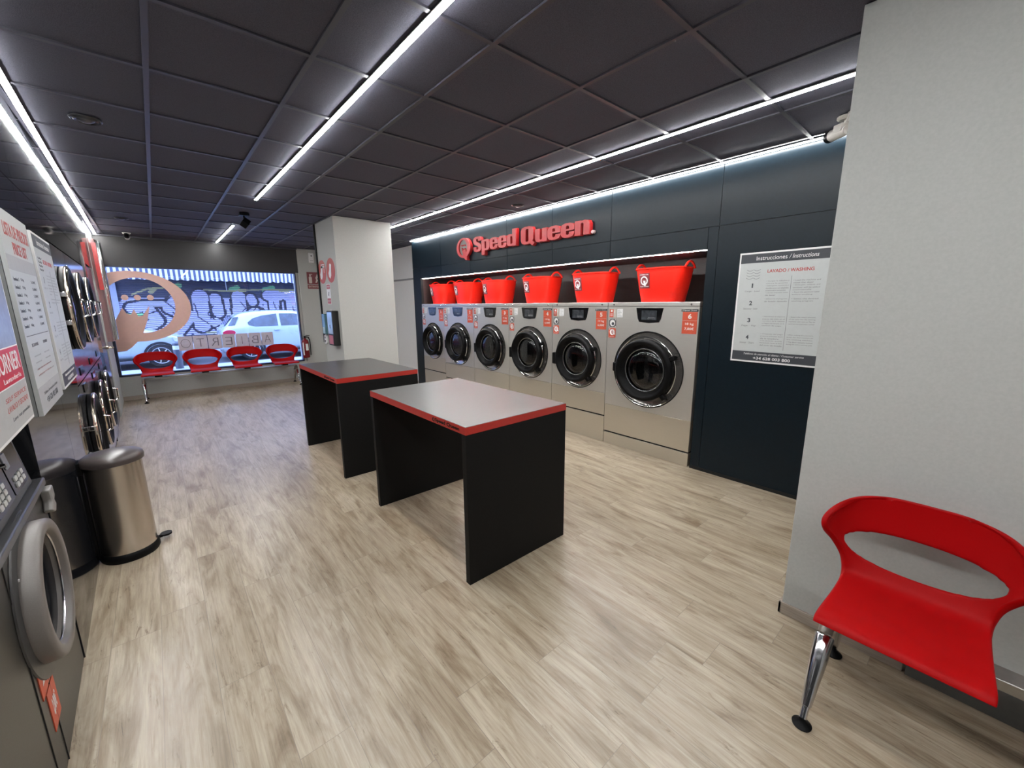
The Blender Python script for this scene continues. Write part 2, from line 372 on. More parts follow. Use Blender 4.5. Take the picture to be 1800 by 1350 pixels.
b.box(4.062, 4.07, 7.30, Y_F, 2.10, 2.135, 1)
struct('wall_beyond_washers', b, [mat('window_lit_white', (.80, .80, .80), .6, noise=40, amt=.02), mat('grey_rail', (.3, .3, .32), .4)])  # white raised well above the other walls: window daylight put into the colour

# right wall with the step, and the room's back wall
b = B(); b.box(X_R, X_R+1.6, YB, .50, 0, CZ)
struct('wall_right', b, grey_m, bevel=.004)
b = B(); b.box(X_R-.013, X_R-.0005, .03, .513, 0, .062); b.box(X_R-.013, X_R+.6, .5005, .513, 0, .062)
struct('baseboard_right', b, base_m, bevel=.002)
b = B(); b.box(X_R-.020, X_R-.0005, YB, .02, 0, .203); b.box(X_R-.024, X_R-.0005, YB, .02, .204, .211, 1)
struct('trim_3', b, [mat('dark_kick_panel', (.12, .125, .12), .5), wht_m])
b = B(); b.box(-1.7, 4.4, YB-.15, YB, 0, CZ)
struct('wall_back', b, grey_m)
b = B(); b.box(1.940, 2.752, 5.858, 6.642, 0, CZ)
struct('wall_pillar', b, white_m, bevel=.004)
b = B(); b.box(1.920, 1.94, 6.635, 6.665, 1.05, CZ)
struct('trim_2', b, gap_m)

# left wall (askew), in wall coordinates: local x runs with +Y, local y into the wall
def lp(y): return (y-0)/math.cos(math.atan(.0205))
b = B()
RY0, RY1, RZ0, RZ1 = .9, 2.545, .905, 1.150
b.box(YB-.1, .6, 0, .1, 0, 2.255); b.box(.6, RY0, 0, .1, RZ0, 2.255); b.box(RY0, RY1, 0, .1, RZ1, 2.255); b.box(RY1, 3.46, 0, .1, 0, 2.255)
b.box(3.463, 4.277, 0, .1, 0, 2.255)

yy = [YB-.1, -.9, .2, 1.3, 2.35, 3.46, 4.42, 5.38, 6.34, 7.30, 8.26]
wl_ = struct('wall_left', b, gls_m, smooth=30)
wl_.location = (-.405, 0, 0); wl_.rotation_euler = (0, 0, LANG)
b = B(); b.box(6.74, 7.25, 0, .1, 0, 2.255); b.box(4.28, 6.74, 0, .1, 2.065, 2.255); b.box(7.25, 8.26, 0, .1, 2.13, 2.255)
for i in range(len(yy)-1): b.box(yy[i]+.0015, yy[i+1]-.0015, 0, .1, 2.2585, CZ)
wl2 = struct('wall_left', b, gls_m, smooth=30); wl2.location = (-.405, 0, 0); wl2.rotation_euler = (0, 0, LANG)
b = B(); b.box(YB-.1, 2.56, .45, .5, 0, CZ); b.box(2.546, 2.60, .02, .5, .0, 1.2); b.box(.6, 2.6, .02, .5, 1.1505, 1.19)
b.box(2.5, 4.3, .1, .13, 0, CZ); b.box(4.2, 8.3, .75, .8, 0, CZ); b.box(YB, 8.26, .015, .12, 2.24, CZ-.002); b.box(6.745, 7.25, .1, .8, 0, CZ); b.box(7.25, 8.26, .06, .09, 0, 2.13)
b.box(.55, .6, .02, .5, 0, 1.2)
obj('wall_backing', b, gap_m, wl2)
b = B(); b.box(8.262, 9.62, 0, .3, 0, CZ)
obj('white_end_wall', b, white_m, wl2)
# door in the left wall
dr = struct('door_1', B().box(7.262, 8.248, .012, .055, .01, 2.118), mat('dark_door_leaf', (.02, .02, .024), .22, noise=30), bevel=.003)
dr.location = (-.405, 0, 0); dr.rotation_euler = (0, 0, LANG)
b = B(); b.lathe([(0, -.012), (.026, -.012), (.026, .012), (0, .012)], (8.16, 0, 1.04), 'y', 20)
b.tube([(8.16, 0, 1.04), (8.16, -.05, 1.04), (8.15, -.06, 1.04), (8.02, -.06, 1.04)], .010)
obj('door_handle', b, mat('brass_handle', (.62, .50, .36), .25, 1.0), dr)

# ------------------------------------------------------------------ LED strips (they light the room)
def led(name, label, p0, p1, wd=.024, h=.010, loc=None, group=None, side=0):
    """strip along Y from p0 to p1 at height p0.z"""
    (x0, y0, z), (x1, y1, _) = p0, p1
    t = thing(name, label, 'light', (x0, y0, z), math.atan2(y1-y0, x1-x0)-PI/2, group); L = math.hypot(x1-x0, y1-y0)
    b = B(); b.box(-wd/2-.004, wd/2+.004, 0, L, -h*.5, 0); obj('channel', b, led_side_m, t)
    b = B(); b.box(-wd/2, wd/2, .002, L-.002, -h, -h*.5-.0005); obj('diffuser', b, led_m, t)
    return t
G = 'linear LED lights on the ceiling'
led('led_strip_light', 'long white LED strip running down the middle of the dark ceiling', (1.017, -2.4, CZ-.004), (1.017, 5.509, CZ-.004))
led('led_strip_light', 'short separate LED strip on the ceiling near the shop window', (1.04, 7.41, CZ-.004), (1.04, 9.52, CZ-.004))
led('led_strip_light', 'white LED strip on the ceiling between tables and washers, reaching the white pillar', (2.894, .1, CZ-.004), (2.894, 7.0, CZ-.004))
led('led_strip_light', 'LED strip along the corner of ceiling and dark wall above the red sign', (3.785, .1, CZ-.004), (3.785, 7.25, CZ-.004), wd=.017)
led('led_strip_light', 'LED strip along the ceiling edge above the dryers and posters', (-.405-.0205*-2.4+.045, -2.4, CZ-.004), (-.405-.0205*9.55+.045, 9.55, CZ-.004), wd=.026)
led('led_strip_light', 'thin LED strip under the top edge of the niche above the red baskets', (X_W+.02, NY0+.01, NZ1-.001), (X_W+.02, NY1-.05, NZ1-.001), wd=.014, h=.008)

# ------------------------------------------------------------------ logo shapes
CROWN = [(-.192, -.016), (-.146, -.118), (-.088, -.14), (-.039, -.040), (.007, -.173), (.07, -.164), (.193, .031), (.13, -.237), (.04, -.472), (-.05, -.624), (-.15, -.733), (-.24, -.80), (-.387, -.812), (-.396, -.504), (-.304, -.225)]
def logo(b, cx, cz, h, y0, y1, m=0, mir=1, clip=None):
    """ring, crown of three balls and slanting tail; h = overall height"""
    k = h/1.45
    def P(u, v):
        x = cx+mir*u*k
        if clip is not None: x = max(x, clip)
        return (x, cz+v*k)
    n = 72; ring = []
    for i in range(n):
        a = 2*PI*i/n
        ring.append((P(.80*math.cos(a), .64*math.sin(a)), P(.06+.50*math.cos(a)*1.0-.0, .50*math.sin(a)+.02)))
    for i in range(n):
        (o0, i0), (o1, i1) = ring[i], ring[(i+1) % n]
        vs = [s_ for s_ in (o0, o1, i1, i0)]
        if clip is not None and max(p[0] for p in vs) <= clip+1e-6: continue
        vf = [b.bm.verts.new((p[0], y0, p[1])) for p in vs]; vb = [b.bm.verts.new((p[0], y1, p[1])) for p in vs]
        for q in (vf, vb[::-1], (vf[0], vb[0], vb[1], vf[1]), (vf[2], vb[2], vb[3], vf[3])):
            f = b.bm.faces.new(q); f.material_index = m
    cr_ = CROWN
    b.prism([P(u+.0, v) for u, v in cr_], y0-.0004*(1 if y0 < y1 else -1), y1, m)
    for u in (-.13, .04, .22):
        b.disc(P(u+.0, 0)[0], cz+.165*k, .05*k, .05*k, y0, y1, m, 20)
    return b

# wall sign
t = thing('shop_sign', 'raised red lettering with a Q emblem on the dark wall above the washers', 'sign', (X_W, 5.700, 2.280), RW)
b = B(); logo(b, .205, .185, .335, -.055, -.035, 0, -1); obj('emblem', b, [signr_m], t, smooth=20)
b = B(); logo(b, .205, .185, .335, -.0345, -.004, 0, -1); obj('emblem_back', b, [signs_m], t, smooth=20)
b = B(); b.disc(.19, .20, .13, .13, -.032, -.018); obj('emblem_plate', b, mat('emblem_grey', (.22, .2, .2), .4), t)
for txt, a0, a1, zb, kz in (('Speed', .475, 1.44, .093, .158), ('Queen', 1.54, 2.67, .085, .158)):
    b = B(); glyphs(b, txt, a0, a1, zb, kz, -.036, .020); obj('lettering', b, signr_m, t, smooth=20)
    b = B(); glyphs(b, txt, a0-.006, a1+.006, zb-.004, kz*1.03, -.002, .033); obj('lettering_side', b, signs_m, t, smooth=20)
b = B(); b.disc(2.70, .105, .019, .019, -.04, 0); obj('trademark_dot', b, mat('pale_dot', (.7, .5, .5), .4), t)

# ------------------------------------------------------------------ washing machines
def hole_plate(b, x0, x1, z0, z1, cx, cz, R, y, m=0, n=64):
    """rectangular plate in XZ at depth y with a round hole"""
    inner = []; outer = []
    for i in range(n):
        a = 2*PI*i/n; c, s_ = math.cos(a), math.sin(a)
        inner.append(b.bm.verts.new((cx+R*c, y, cz+R*s_)))
        tx = ((x1-cx) if c > 0 else (x0-cx))/c if abs(c) > 1e-9 else 1e9
        tz = ((z1-cz) if s_ > 0 else (z0-cz))/s_ if abs(s_) > 1e-9 else 1e9
        tt = min(tx, tz); outer.append((cx+tt*c, cz+tt*s_, tx < tz))
    ov = [b.bm.verts.new((p[0], y, p[1])) for p in outer]
    for i in range(n):
        j = (i+1) % n; q = [inner[i], ov[i]]
        if outer[i][2] != outer[j][2]:
            px, pz = (outer[i][0], outer[j][1]) if outer[i][2] else (outer[j][0], outer[i][1])
            q.append(b.bm.verts.new((px, y, pz)))
        q += [ov[j], inner[j]]
        f = b.bm.faces.new(q); f.material_index = m
WTOP = 1.615
def washer(yl, yr, R, dcz, zgap, num, kg, price, label):
    W_ = yl-yr; cx = W_/2
    t = thing('washing_machine', label, 'washing machine', (X_W, yl, 0), RW, 'stainless washers along the wall')
    zt = 1.572; zs = .467 if R > .37 else zgap+.27
    b = B(); x0, x1 = .003, W_-.003
    hole_plate(b, x0, x1, zs+.002, zt, cx, dcz, R, 0)
    b.box(x0, x1, .0005, .70, zs+.002, zs+.02); b.box(x0, x0+.012, .0005, .70, zs, zt); b.box(x1-.012, x1, .0005, .70, zs, zt)
    obj('cabinet', b, steel_m, t, smooth=30)
    b = B(); b.box(x0, x1, 0, .70, zt+.003, WTOP); obj('top_strip', b, steel_m, t, bevel=.003)
    b = B(); b.box(x0, x1, -.001, .70, zgap+.012, zs-.001); obj('lower_panel', b, steel_lo, t, bevel=.002)
    b = B(); b.box(x0, x1, .0, .68, 0, zgap-.006); obj('plinth', b, steel_lo, t, bevel=.002)
    b = B(); b.box(x0+.004, x1-.004, .012, .5, zgap-.012, zgap+.02); obj('base_gap', b, gap_m, t)
    # stamped recess round the door
    b = B(); b.lathe([(R, .0), (R-.006, .016), (R-.02, .026), (.80*R, .032), (.60*R, .034)], (cx, 0, dcz), 'y', 64)
    obj('door_recess', b, steel_d, t)
    b = B(); b.arc((cx, dcz), R+.001, .0055, 0, 2*PI, .0, n=64); obj('recess_edge', b, black_m, t)
    b = B(); b.arc((cx, dcz), R-.010, .005, 1.12*PI, 1.72*PI, -.004); obj('recess_highlight', b, chrome_m, t)  # short chrome arc, shaped as the highlight on the lower recess edge
    # drum behind the glass
    b = B(); b.lathe([(.60*R, .034), (.585*R, .05), (.585*R, .34), (.3*R, .36), (0, .36)], (cx, 0, dcz), 'y', 40)
    obj('drum', b, mat('drum_steel', (.35, .35, .36), .3, 1.0, noise=80, amt=.5), t)
    # door: black ring, porthole, hoop, hinge blocks
    dx = -.012
    d = obj('door', B().lathe([(.78*R, .03), (.81*R, -.02), (.815*R, -.055), (.80*R, -.080), (.76*R, -.092), (.71*R, -.090), (.66*R, -.070), (.60*R, -.035), (.565*R, -.018), (.56*R, .03)], (cx+dx, 0, dcz), 'y', 64), black_m, t, smooth=60)
    b = B(); b.lathe([(.56*R, -.022), (.52*R, -.034), (.40*R, -.046), (.2*R, -.052), (0, -.054)], (cx+dx, 0, dcz), 'y', 48); obj('porthole_glass', b, port_m, d, smooth=80)
    b = B(); b.arc((cx+dx, dcz), .562*R, .008, 0, 2*PI, -.026, n=56); obj('glass_rim', b, mat('rim_grey', (.16, .165, .17), .25, .8), d)
    b = B(); b.arc((cx+dx, dcz), .47*R, .004, 0, 2*PI, .006, n=56); obj('inner_rim', b, chromed_m, d)
    b = B()
    for a0, a1 in ((.17, .98), (-.20, .12)):
        b.arc((cx+dx+.004, dcz), .865*R, .0065, a0*PI, a1*PI, -.034, n=40)
    b.arc((cx+dx+.004, dcz), .865*R, .005, 1.07*PI, 1.35*PI, -.02, n=20)
    obj('door_hoop', b, chrome_m, d)
    for a in (.145*PI, -.26*PI):
        bb = B(); bb.box(-.035, .035, -.045, .02, -.022, .022)
        bb.rot(Matrix.Translation((cx+dx+.85*R*math.cos(a), -.015, dcz+.85*R*math.sin(a))) @ Matrix.Rotation(-a, 4, 'Y')); obj('hinge_block', bb, black_m, d, bevel=.008)
    lx = cx+dx-.86*R if R > .37 else cx-R+.01
    b = B(); b.box(lx-.035, lx+.04, -.05, .01, dcz-.095 if R < .37 else dcz-.05, dcz+.05); obj('door_latch', b, black_m, d, bevel=.010)
    if R < .37:
        b = B(); b.box(lx-.02, lx+.06, -.04, -.005, dcz-.03, dcz+.03); obj('latch_arm', b, black_m, d, bevel=.006)
    # control screen
    sw = .30 if W_ > .8 else .27; sx0 = .40*W_ - 0.0 if False else cx-sw/2
    p = [(sx0, 1.555), (sx0+sw, 1.555), (sx0+sw-.022, 1.450), (sx0+sw-.040, 1.418), (cx, 1.408), (sx0+.040, 1.418), (sx0+.022, 1.450)]
    p2 = [(cx+(x-cx)*1.03, 1.484+(z-1.484)*1.06) for x, z in p]
    cp = obj('control_panel', B().prism(p, -.007, -.001), blackg_m, t, smooth=20)
    b = B(); b.prism(p2, -.003, -.0005); obj('panel_bezel', b, steel_d, cp)
    b = B(); b.box(cx-.085, cx+.085, -.0085, -.0072, 1.437, 1.533); obj('display', b, screen_m, cp)
    b = B(); b.text('Speed Queen', cx-.01, cx+.07, 1.457, 1.464, -.0086, .0004); b.text('SELECT CYCLE', cx-.015, cx+.072, 1.447, 1.453, -.0086, .0004); obj('display_text', b, mat('dim_text', (.45, .45, .45), .5), cp)
    # price sticker and brand strip
    px1 = W_-.016; px0 = px1-.143; pz = 1.521
    b = B(); b.box(px0, px1, -.0025, -.0003, pz-.205, pz-.082); b.box(px0, px1, -.0025, -.0003, pz-.0795, pz)
    ps = obj('price_sticker', b, orange_m, t)
    b = B(); b.text(num, px0+.054, px1-.054, pz-.063, pz-.017, -.0026, .0006, bold=.03)
    b.text(kg, px0+.03, px1-.03, pz-.128, pz-.100, -.0026, .0006, bold=.008); b.text(price, px0+.026, px1-.026, pz-.172, pz-.144, -.0026, .0006, bold=.008)
    obj('price_lettering', b, wht_m, ps)
    b = B(); b.box(px0-.014, px1+.004, -.0025, -.0003, 1.525, 1.546); bs = obj('brand_label', b, black_m, t)
    b = B(); b.text('Speed Queen', px0+.012, px1-.004, 1.5295, 1.5415, -.0026, .0004, bold=.02); b.arc((px0, 1.536), .0055, .0012, 0, 2*PI, -.003, n=14, k=5); obj('brand_lettering', b, wht_m, bs)
    # stickers at the upper left
    q = .022
    b = B(); b.box(q, q+.092, -.0022, -.0003, 1.452, 1.546); s1 = obj('warning_sticker', b, mat('sticker_cream', (.55, .50, .45), .5), t)
    b = B(); b.box(q+.003, q+.055, -.003, -.0023, 1.455, 1.543); obj('sticker_print', b, orange_m, s1)
    b = B(); b.box(q+.02, q+.042, -.0036, -.0031, 1.512, 1.536); b.text('i', q+.064, q+.070, 1.50, 1.53, -.0024, .0006)
    for k in range(3): b.box(q+.012, q+.046, -.0036, -.0031, 1.470+k*.011, 1.474+k*.011)
    obj('sticker_lines', b, wht_m, s1)
    b = B(); b.box(q+.10, q+.172, -.0022, -.0003, 1.456, 1.546); s2 = obj('notice_sticker', b, wht_m, t)
    b = B()
    for k in range(6): b.box(q+.108, q+.160-.01*(k % 3), -.003, -.0023, 1.468+k*.012, 1.471+k*.012)
    obj('notice_lines', b, mat('grey_print', (.25, .25, .25), .5), s2)
    b = B(); b.box(q, q+.092, -.0022, -.0003, 1.348, 1.437); s3 = obj('dial_sticker', b, mat('sticker_grey', (.12, .12, .12), .5), t)
    b = B(); b.disc(q+.046, 1.393, .033, .035, -.003, -.0023); 
    for u in (.008, .084):
        for v in (1.356, 1.429): b.disc(q+u, v, .005, .005, -.003, -.0023, n=10)
    obj('dial_disc', b, wht_m, s3)
    b = B(); b.disc(q+.052, 1.385, .017, .018, -.0038, -.0031); obj('dial_centre', b, dk_m, s3)
    b = B(); b.rrect(q-.002, q+.090, 1.232, 1.338, .01, -.0022, -.0003); s4 = obj('emblem_sticker', b, orange_m, t)
    b = B(); b.disc(q+.047, 1.293, .032, .034, -.003, -.0023)
    b.disc(q+.012, 1.326, .007, .007, -.003, -.0023, n=12); b.disc(q+.078, 1.272, .007, .007, -.003, -.0023, n=12); b.text('SIN AGUA', q+.012, q+.076, 1.240, 1.247, -.0023, .0005)
    obj('emblem_disc', b, wht_m, s4)
    b = B(); b.arc((q+.047, 1.293), .013, .003, 0, 2*PI, -.0034, n=20, k=6); b.box(q+.052, q+.058, -.004, -.0031, 1.272, 1.286); obj('emblem_mark', b, rp_m, s4)
    for sxp in (.08, W_-.08):
        b = B(); b.lathe([(0, -.006), (.008, -.005), (.010, 0)], (sxp, 0, 1.592), 'y', 14); obj('screw', b, chrome_m, t)
    return t
WY = [7.003, 6.235, 5.353, 4.4815, 3.6265, 2.780, 1.757]
WD = [('1', '11 kg', '5,00€', .325, .95, .385), ('2', '11 kg', '5,00€', .35, .95, .318), ('3', '11 kg', '5,00€', .35, .955, .318), ('4', '14 kg', '6,00€', .35, .955, .314), ('5', '14 kg', '6,00€', .352, .95, .314), ('6', '18 kg', '7,00€', .398, .918, .138)]
LB = ['stainless steel front-loading washer numbered 1, farthest in the row', 'stainless steel front-loading washer numbered 2, beside the farthest one', 'stainless steel front-loading washer numbered 3 with an 11 kg price label', 'stainless steel front-loading washer numbered 4, left of the one numbered 5', 'stainless steel front-loading washer numbered 5 with label 14 kg 6,00€', 'largest stainless steel washer, numbered 6 with label 18 kg 7,00€, nearest the poster']
for i in range(6):
    nm, kg, pr, R, dz, zg = WD[i]; washer(WY[i], WY[i+1], R, dz, zg, nm, kg, pr, LB[i])

# ------------------------------------------------------------------ red baskets
def basket():
    t = thing('laundry_basket', '', 'laundry basket', (0, 0, 0), RW, 'red laundry baskets on top of the washers')
    H_, a0, c0, a1, c1 = .345, .205, .17, .268, .21
    n = 48; b = B(); rings = []
    def ring(f, off, z):
        return [b.bm.verts.new(((a0+(a1-a0)*f+off)*math.copysign(abs(math.cos(2*PI*i/n))**.62, math.cos(2*PI*i/n)), (c0+(c1-c0)*f+off)*math.copysign(abs(math.sin(2*PI*i/n))**.62, math.sin(2*PI*i/n)), z)) for i in range(n)]
    zs = [(0, 0, 0), (.25, .002, H_*.25), (.5, .003, H_*.5), (.75, .002, H_*.75), (.97, 0, H_*.965), (1, .006, H_*.97), (1, .007, H_), (1, -.002, H_), (.97, -.006, H_*.95), (.5, -.004, H_*.5), (0, -.006, .012)]
    for f, o_, z in zs: rings.append(ring(f, o_, z))
    for j in range(len(rings)-1):
        for i in range(n): b.bm.faces.new((rings[j][i], rings[j][(i+1) % n], rings[j+1][(i+1) % n], rings[j+1][i]))
    b.bm.faces.new(rings[0][::-1]); b.bm.faces.new(rings[-1])
    obj('tub', b, bask_m, t, smooth=50)
    for s_ in (-1, 1):
        pts = []
        for k in range(13):
            u = k/12; yy_ = -.10+.20*u
            pts.append((s_*(a1+.004), yy_, H_-.01+.062*math.sin(PI*u)**.75))
        b = B(); b.tube(pts, .0115, n=10); b2 = obj('handle', b, bask_m, t)
    # emblem label on the front, near the left end
    lab = B(); px, pw, z0, z1 = -.115, .135, .14, .295
    m4 = 8
    def surf(x, z, o_=.0): 
        f = z/H_; a = a0+(a1-a0)*f+.003; c = c0+(c1-c0)*f+.003
        q_ = min(1, abs(x)/a)**(1/.62); return (x, -(c*(max(0, 1-q_*q_))**(.62/2))-o_, z)
    def patch(bb, x0, x1, za, zb, o_, m=0, nx=6, nz=3):
        g_ = [[bb.bm.verts.new(surf(x0+(x1-x0)*i/nx, za+(zb-za)*j/nz, o_)) for i in range(nx+1)] for j in range(nz+1)]
        for j in range(nz):
            for i in range(nx): f = bb.bm.faces.new((g_[j][i], g_[j][i+1], g_[j+1][i+1], g_[j+1][i])); f.material_index = m
    patch(lab, px-pw/2, px+pw/2, z0, z1, .002); L = obj('label', lab, mat('label_maroon', (.20, .03, .035), .4), t)
    tx = B(); cxx, czz = px, .218
    for i in range(30):
        a_ = 2*PI*i/30; a2 = 2*PI*(i+1)/30
        q = [surf(cxx+r*math.cos(aa), czz+r*math.sin(aa), .0035) for r, aa in ((.046, a_), (.046, a2), (.032, a2), (.032, a_))]
        tx.bm.faces.new([tx.bm.verts.new(p) for p in q])
    q = [surf(cxx+u, czz+v, .004) for u, v in ((-.014, .006), (0, -.002), (.016, .004), (.022, -.052), (.002, -.054))]
    tx.bm.faces.new([tx.bm.verts.new(p) for p in q])
    for s3, za, zb in (('COMMERCIAL', .274, .283), ('Speed Queen', .153, .166)):
        k = len(tx.bm.verts); tx.text(s3, px-.055, px+.055, za, zb, 0, 0, bold=.02)
        tx.bm.verts.ensure_lookup_table()
        for v in list(tx.bm.verts)[k:]: v.co = Vector(surf(v.co.x, v.co.z, .004))
    obj('label_print', tx, wht_m, L)
    return t
bk = basket()
BL = ['red flexible basket with two handles on the farthest washer', 'red flexible basket on washer 2, touching its two neighbours', 'red flexible basket on washer 3, third from the far end', 'red flexible basket on washer 4, with clear space on both sides', 'red flexible basket on washer 5, second nearest of the row', 'red flexible basket on the largest washer, nearest of the row']
BY = [6.645, 5.84, 5.035, 4.09, 3.18, 2.285]
for i in range(6):
    loc = (X_W+.275, BY[i], WTOP+.001)
    if i == 0: bk.location = loc; bk['label'] = BL[0]
    else: copy_tree(bk, loc, BL[i])

# ------------------------------------------------------------------ folding tables
def table(x0, x1, y0, y1, label, lett):
    t = thing('folding_table', label, 'table', (x0, y0, 0), 0)
    W_, D_ = x1-x0, y1-y0; zt = .959; th = .046
    b = B(); b.box(.002, W_-.002, .002, D_-.002, zt-th, zt-.0015); b.box(0, W_, 0, D_, zt-th+.001, zt-.003)
    obj('red_edge', b, red_m, t)
    b = B(); b.box(.0015, W_-.0015, .0015, D_-.0015, zt-.0013, zt); obj('table_top', b, tabt_m, t)
    for ya, yb in ((0, .042), (D_-.042, D_)):
        b = B(); b.box(0.001, W_-.001, ya+.001, yb-.001, 0, zt-th-.0005); obj('side_panel', b, tabl_m, t, bevel=.0015)
    # brand lettering on the red long edge that faces the dryers
    b = B(); b.text('Speed Queen', .040, .30, -.014+zt-.024, .016+zt-.026, 0, .0008, bold=.03)
    b.arc((.022, zt-.024), .010, .0022, 0, 2*PI, -.0006, n=18, k=5); b.box(.026, .030, -.001, 0, zt-.040, zt-.028)
    # text runs towards the viewer: letters start farther away
    for v in b.bm.verts:
        x, y, z = v.co; v.co = Vector((y-.0002, .36-x, z))
    obj('edge_lettering', b, black_m, t)
    return t
table(1.1816, 1.988, 1.7549, 3.0548, 'nearer black folding table with red-edged top in the middle of the floor', 1)
table(1.157, 1.963, 3.755, 5.016, 'farther black folding table with red-edged top, beside the white pillar', 1)

# ------------------------------------------------------------------ beam benches
def seat_shell():
    """seat, waist, wrap-around back with an oval opening; front towards -y, centred on x"""
    NU, NV = 56, 72
    prof = [(-.245, .452), (-.235, .462), (-.18, .463), (-.08, .452), (.03, .447), (.10, .452), (.150, .475), (.182, .52), (.203, .575), (.222, .64), (.238, .71), (.246, .755), (.250, .79), (.252, .812), (.252, .822)]
    wid = [.222, .222, .219, .216, .213, .213, .218, .232, .262, .290, .300, .290, .262, .215, .13]
    wrap = [0, 0, 0, 0, .004, .010, .025, .055, .10, .145, .165, .155, .12, .07, .02]
    rise = [0, 0, .004, .010, .015, .020, .028, .040, .045, .02, -.01, -.02, -.02, -.015, -.005]
    def samp(arr, t):
        k = t*(len(arr)-1); i = min(int(k), len(arr)-2); f = k-i
        a = arr[max(i-1, 0)]; b_ = arr[i]; c = arr[i+1]; d = arr[min(i+2, len(arr)-1)]
        return .5*((2*b_)+(-a+c)*f+(2*a-5*b_+4*c-d)*f*f+(-a+3*b_-3*c+d)*f*f*f)
    ys_ = [p[0] for p in prof]; zs_ = [p[1] for p in prof]
    def P(u, t):
        w_ = samp(wid, t); wr_ = samp(wrap, t); ri = samp(rise, t); au = abs(u)
        return Vector((w_*math.sin(u*PI/2*.92)/math.sin(PI/2*.92) if t > .43 else w_*u, samp(ys_, t)-wr_*au**2.4, samp(zs_, t)+ri*au**3.0))
    tc_, dt, du = .590, .081, .70
    def P2(u, t):
        x = P(u, t)
        if .34 < t < .52:   # blend linear and sine widths across the waist
            f = (t-.34)/.18; w_ = samp(wid, t); a = w_*u; c = w_*math.sin(u*PI/2*.92)/math.sin(PI/2*.92); x.x = a+(c-a)*f
        return x
    b = B(); bm = b.bm; G_ = {}
    ts = [j/NV for j in range(NV+1)]; us = [-1+2*i/NU for i in range(NU+1)]
    def inside(u, t): return (u/du)**2+((t-tc_-.012*u*u)/dt)**2 < 1
    keep = []
    for j in range(NV):
        for i in range(NU):
            if inside((us[i]+us[i+1])/2, (ts[j]+ts[j+1])/2): continue
            keep.append((i, j))
    for i, j in keep:
        for a, c in ((i, j), (i+1, j), (i+1, j+1), (i, j+1)):
            if (a, c) in G_: continue
            u, t = us[a], ts[c]
            du_, dt_ = u/du, (t-tc_-.012*u*u)/dt; r = math.hypot(du_, dt_)
            if r < 1.0 or (r < 1.12 and any(inside((us[min(max(a+p, 0), NU-1)]+us[min(max(a+p, 0), NU-1)+1])/2, (ts[min(c+q, NV-1)]+ts[min(c+q, NV-1)+1])/2) for p in (-1, 0) for q in (-1, 0))):
                u = du*du_/r; t = tc_+.012*u*u+dt*dt_/r
            G_[(a, c)] = bm.verts.new(P2(u, t))
    for i, j in keep:
        bm.faces.new((G_[(i, j)], G_[(i+1, j)], G_[(i+1, j+1)], G_[(i, j+1)]))
    return b
def bench(name, label, loc, rz, n, pitch):
    """n seats in a row along local x (viewer facing the bench), front towards -y, first seat centre at x=0"""
    t = thing(name, label, 'bench', loc, rz)
    me0 = None
    for k in range(n):
        if me0 is None:
            o = obj('seat', seat_shell(), seat_m, t, smooth=80)
            md = o.modifiers.new('thick', 'SOLIDIFY'); md.thickness = .022; md.offset = -1
            md = o.modifiers.new('sub', 'SUBSURF'); md.levels = 1; md.render_levels = 1
            md = o.modifiers.new('smooth', 'SMOOTH'); md.factor = .5; md.iterations = 4
            me0 = o
        else:
            o = me0.copy(); C.objects.link(o); o.parent = t
        o.location = (k*pitch, 0, 0)
        b = B(); b.box(k*pitch-.05, k*pitch+.05, -.06, .07, .405, .4365); obj('seat_bracket', b, black_m, t)
    x0, x1 = -.200, (n-1)*pitch+.200
    b = B(); b.box(x0, x1, -.03, .05, .365, .405); obj('beam', b, mat('beam_steel', (.36, .35, .33), .35, .9), t, bevel=.004)
    for x in (x0-.006, x1+.006):
        for s_, yf in ((-1, -.255), (1, .235)):
            b = B(); p0 = Vector((x, .01+s_*.035, .36)); p1 = Vector((x, yf, .030))
            pts = [p0.lerp(p1, f) for f in (.20, .205, .22, .5, .86, .885, .89, 1)]
            b.tube(pts, [.020, .030, .033, .028, .018, .017, .013, .013], n=20)
            lg = obj('leg', b, chromed_m, t, smooth=40)
            b = B(); b.tube([p0.lerp(p1, f) for f in (-.06, 0, .19)], [.020, .026, .024], n=12); obj('leg_socket', b, mat('bracket_grey', (.33, .31, .28), .4, .7), lg)
            b = B(); b.lathe([(0, .0), (.032, .0), (.033, .005), (.026, .012), (.012, .022), (.010, .034), (0, .034)], (x, yf, 0), 'z', 24); obj('foot', b, black_m, lg, smooth=50)
        b = B(); b.box(x-.024, x+.024, -.05, .07, .335, .366); obj('leg_bracket', b, mat('bracket_grey', (.33, .31, .28), .4, .7), t, bevel=.006)
    return t
bench('beam_bench', 'bench of red plastic seats against the grey right wall, nearest the camera', (1.945, .045, 0), -PI/2, 3, .66)
bench('beam_bench', 'row of four red plastic seats on a steel beam under the shop window', (-.09, 9.345, 0), 0, 4, .66)

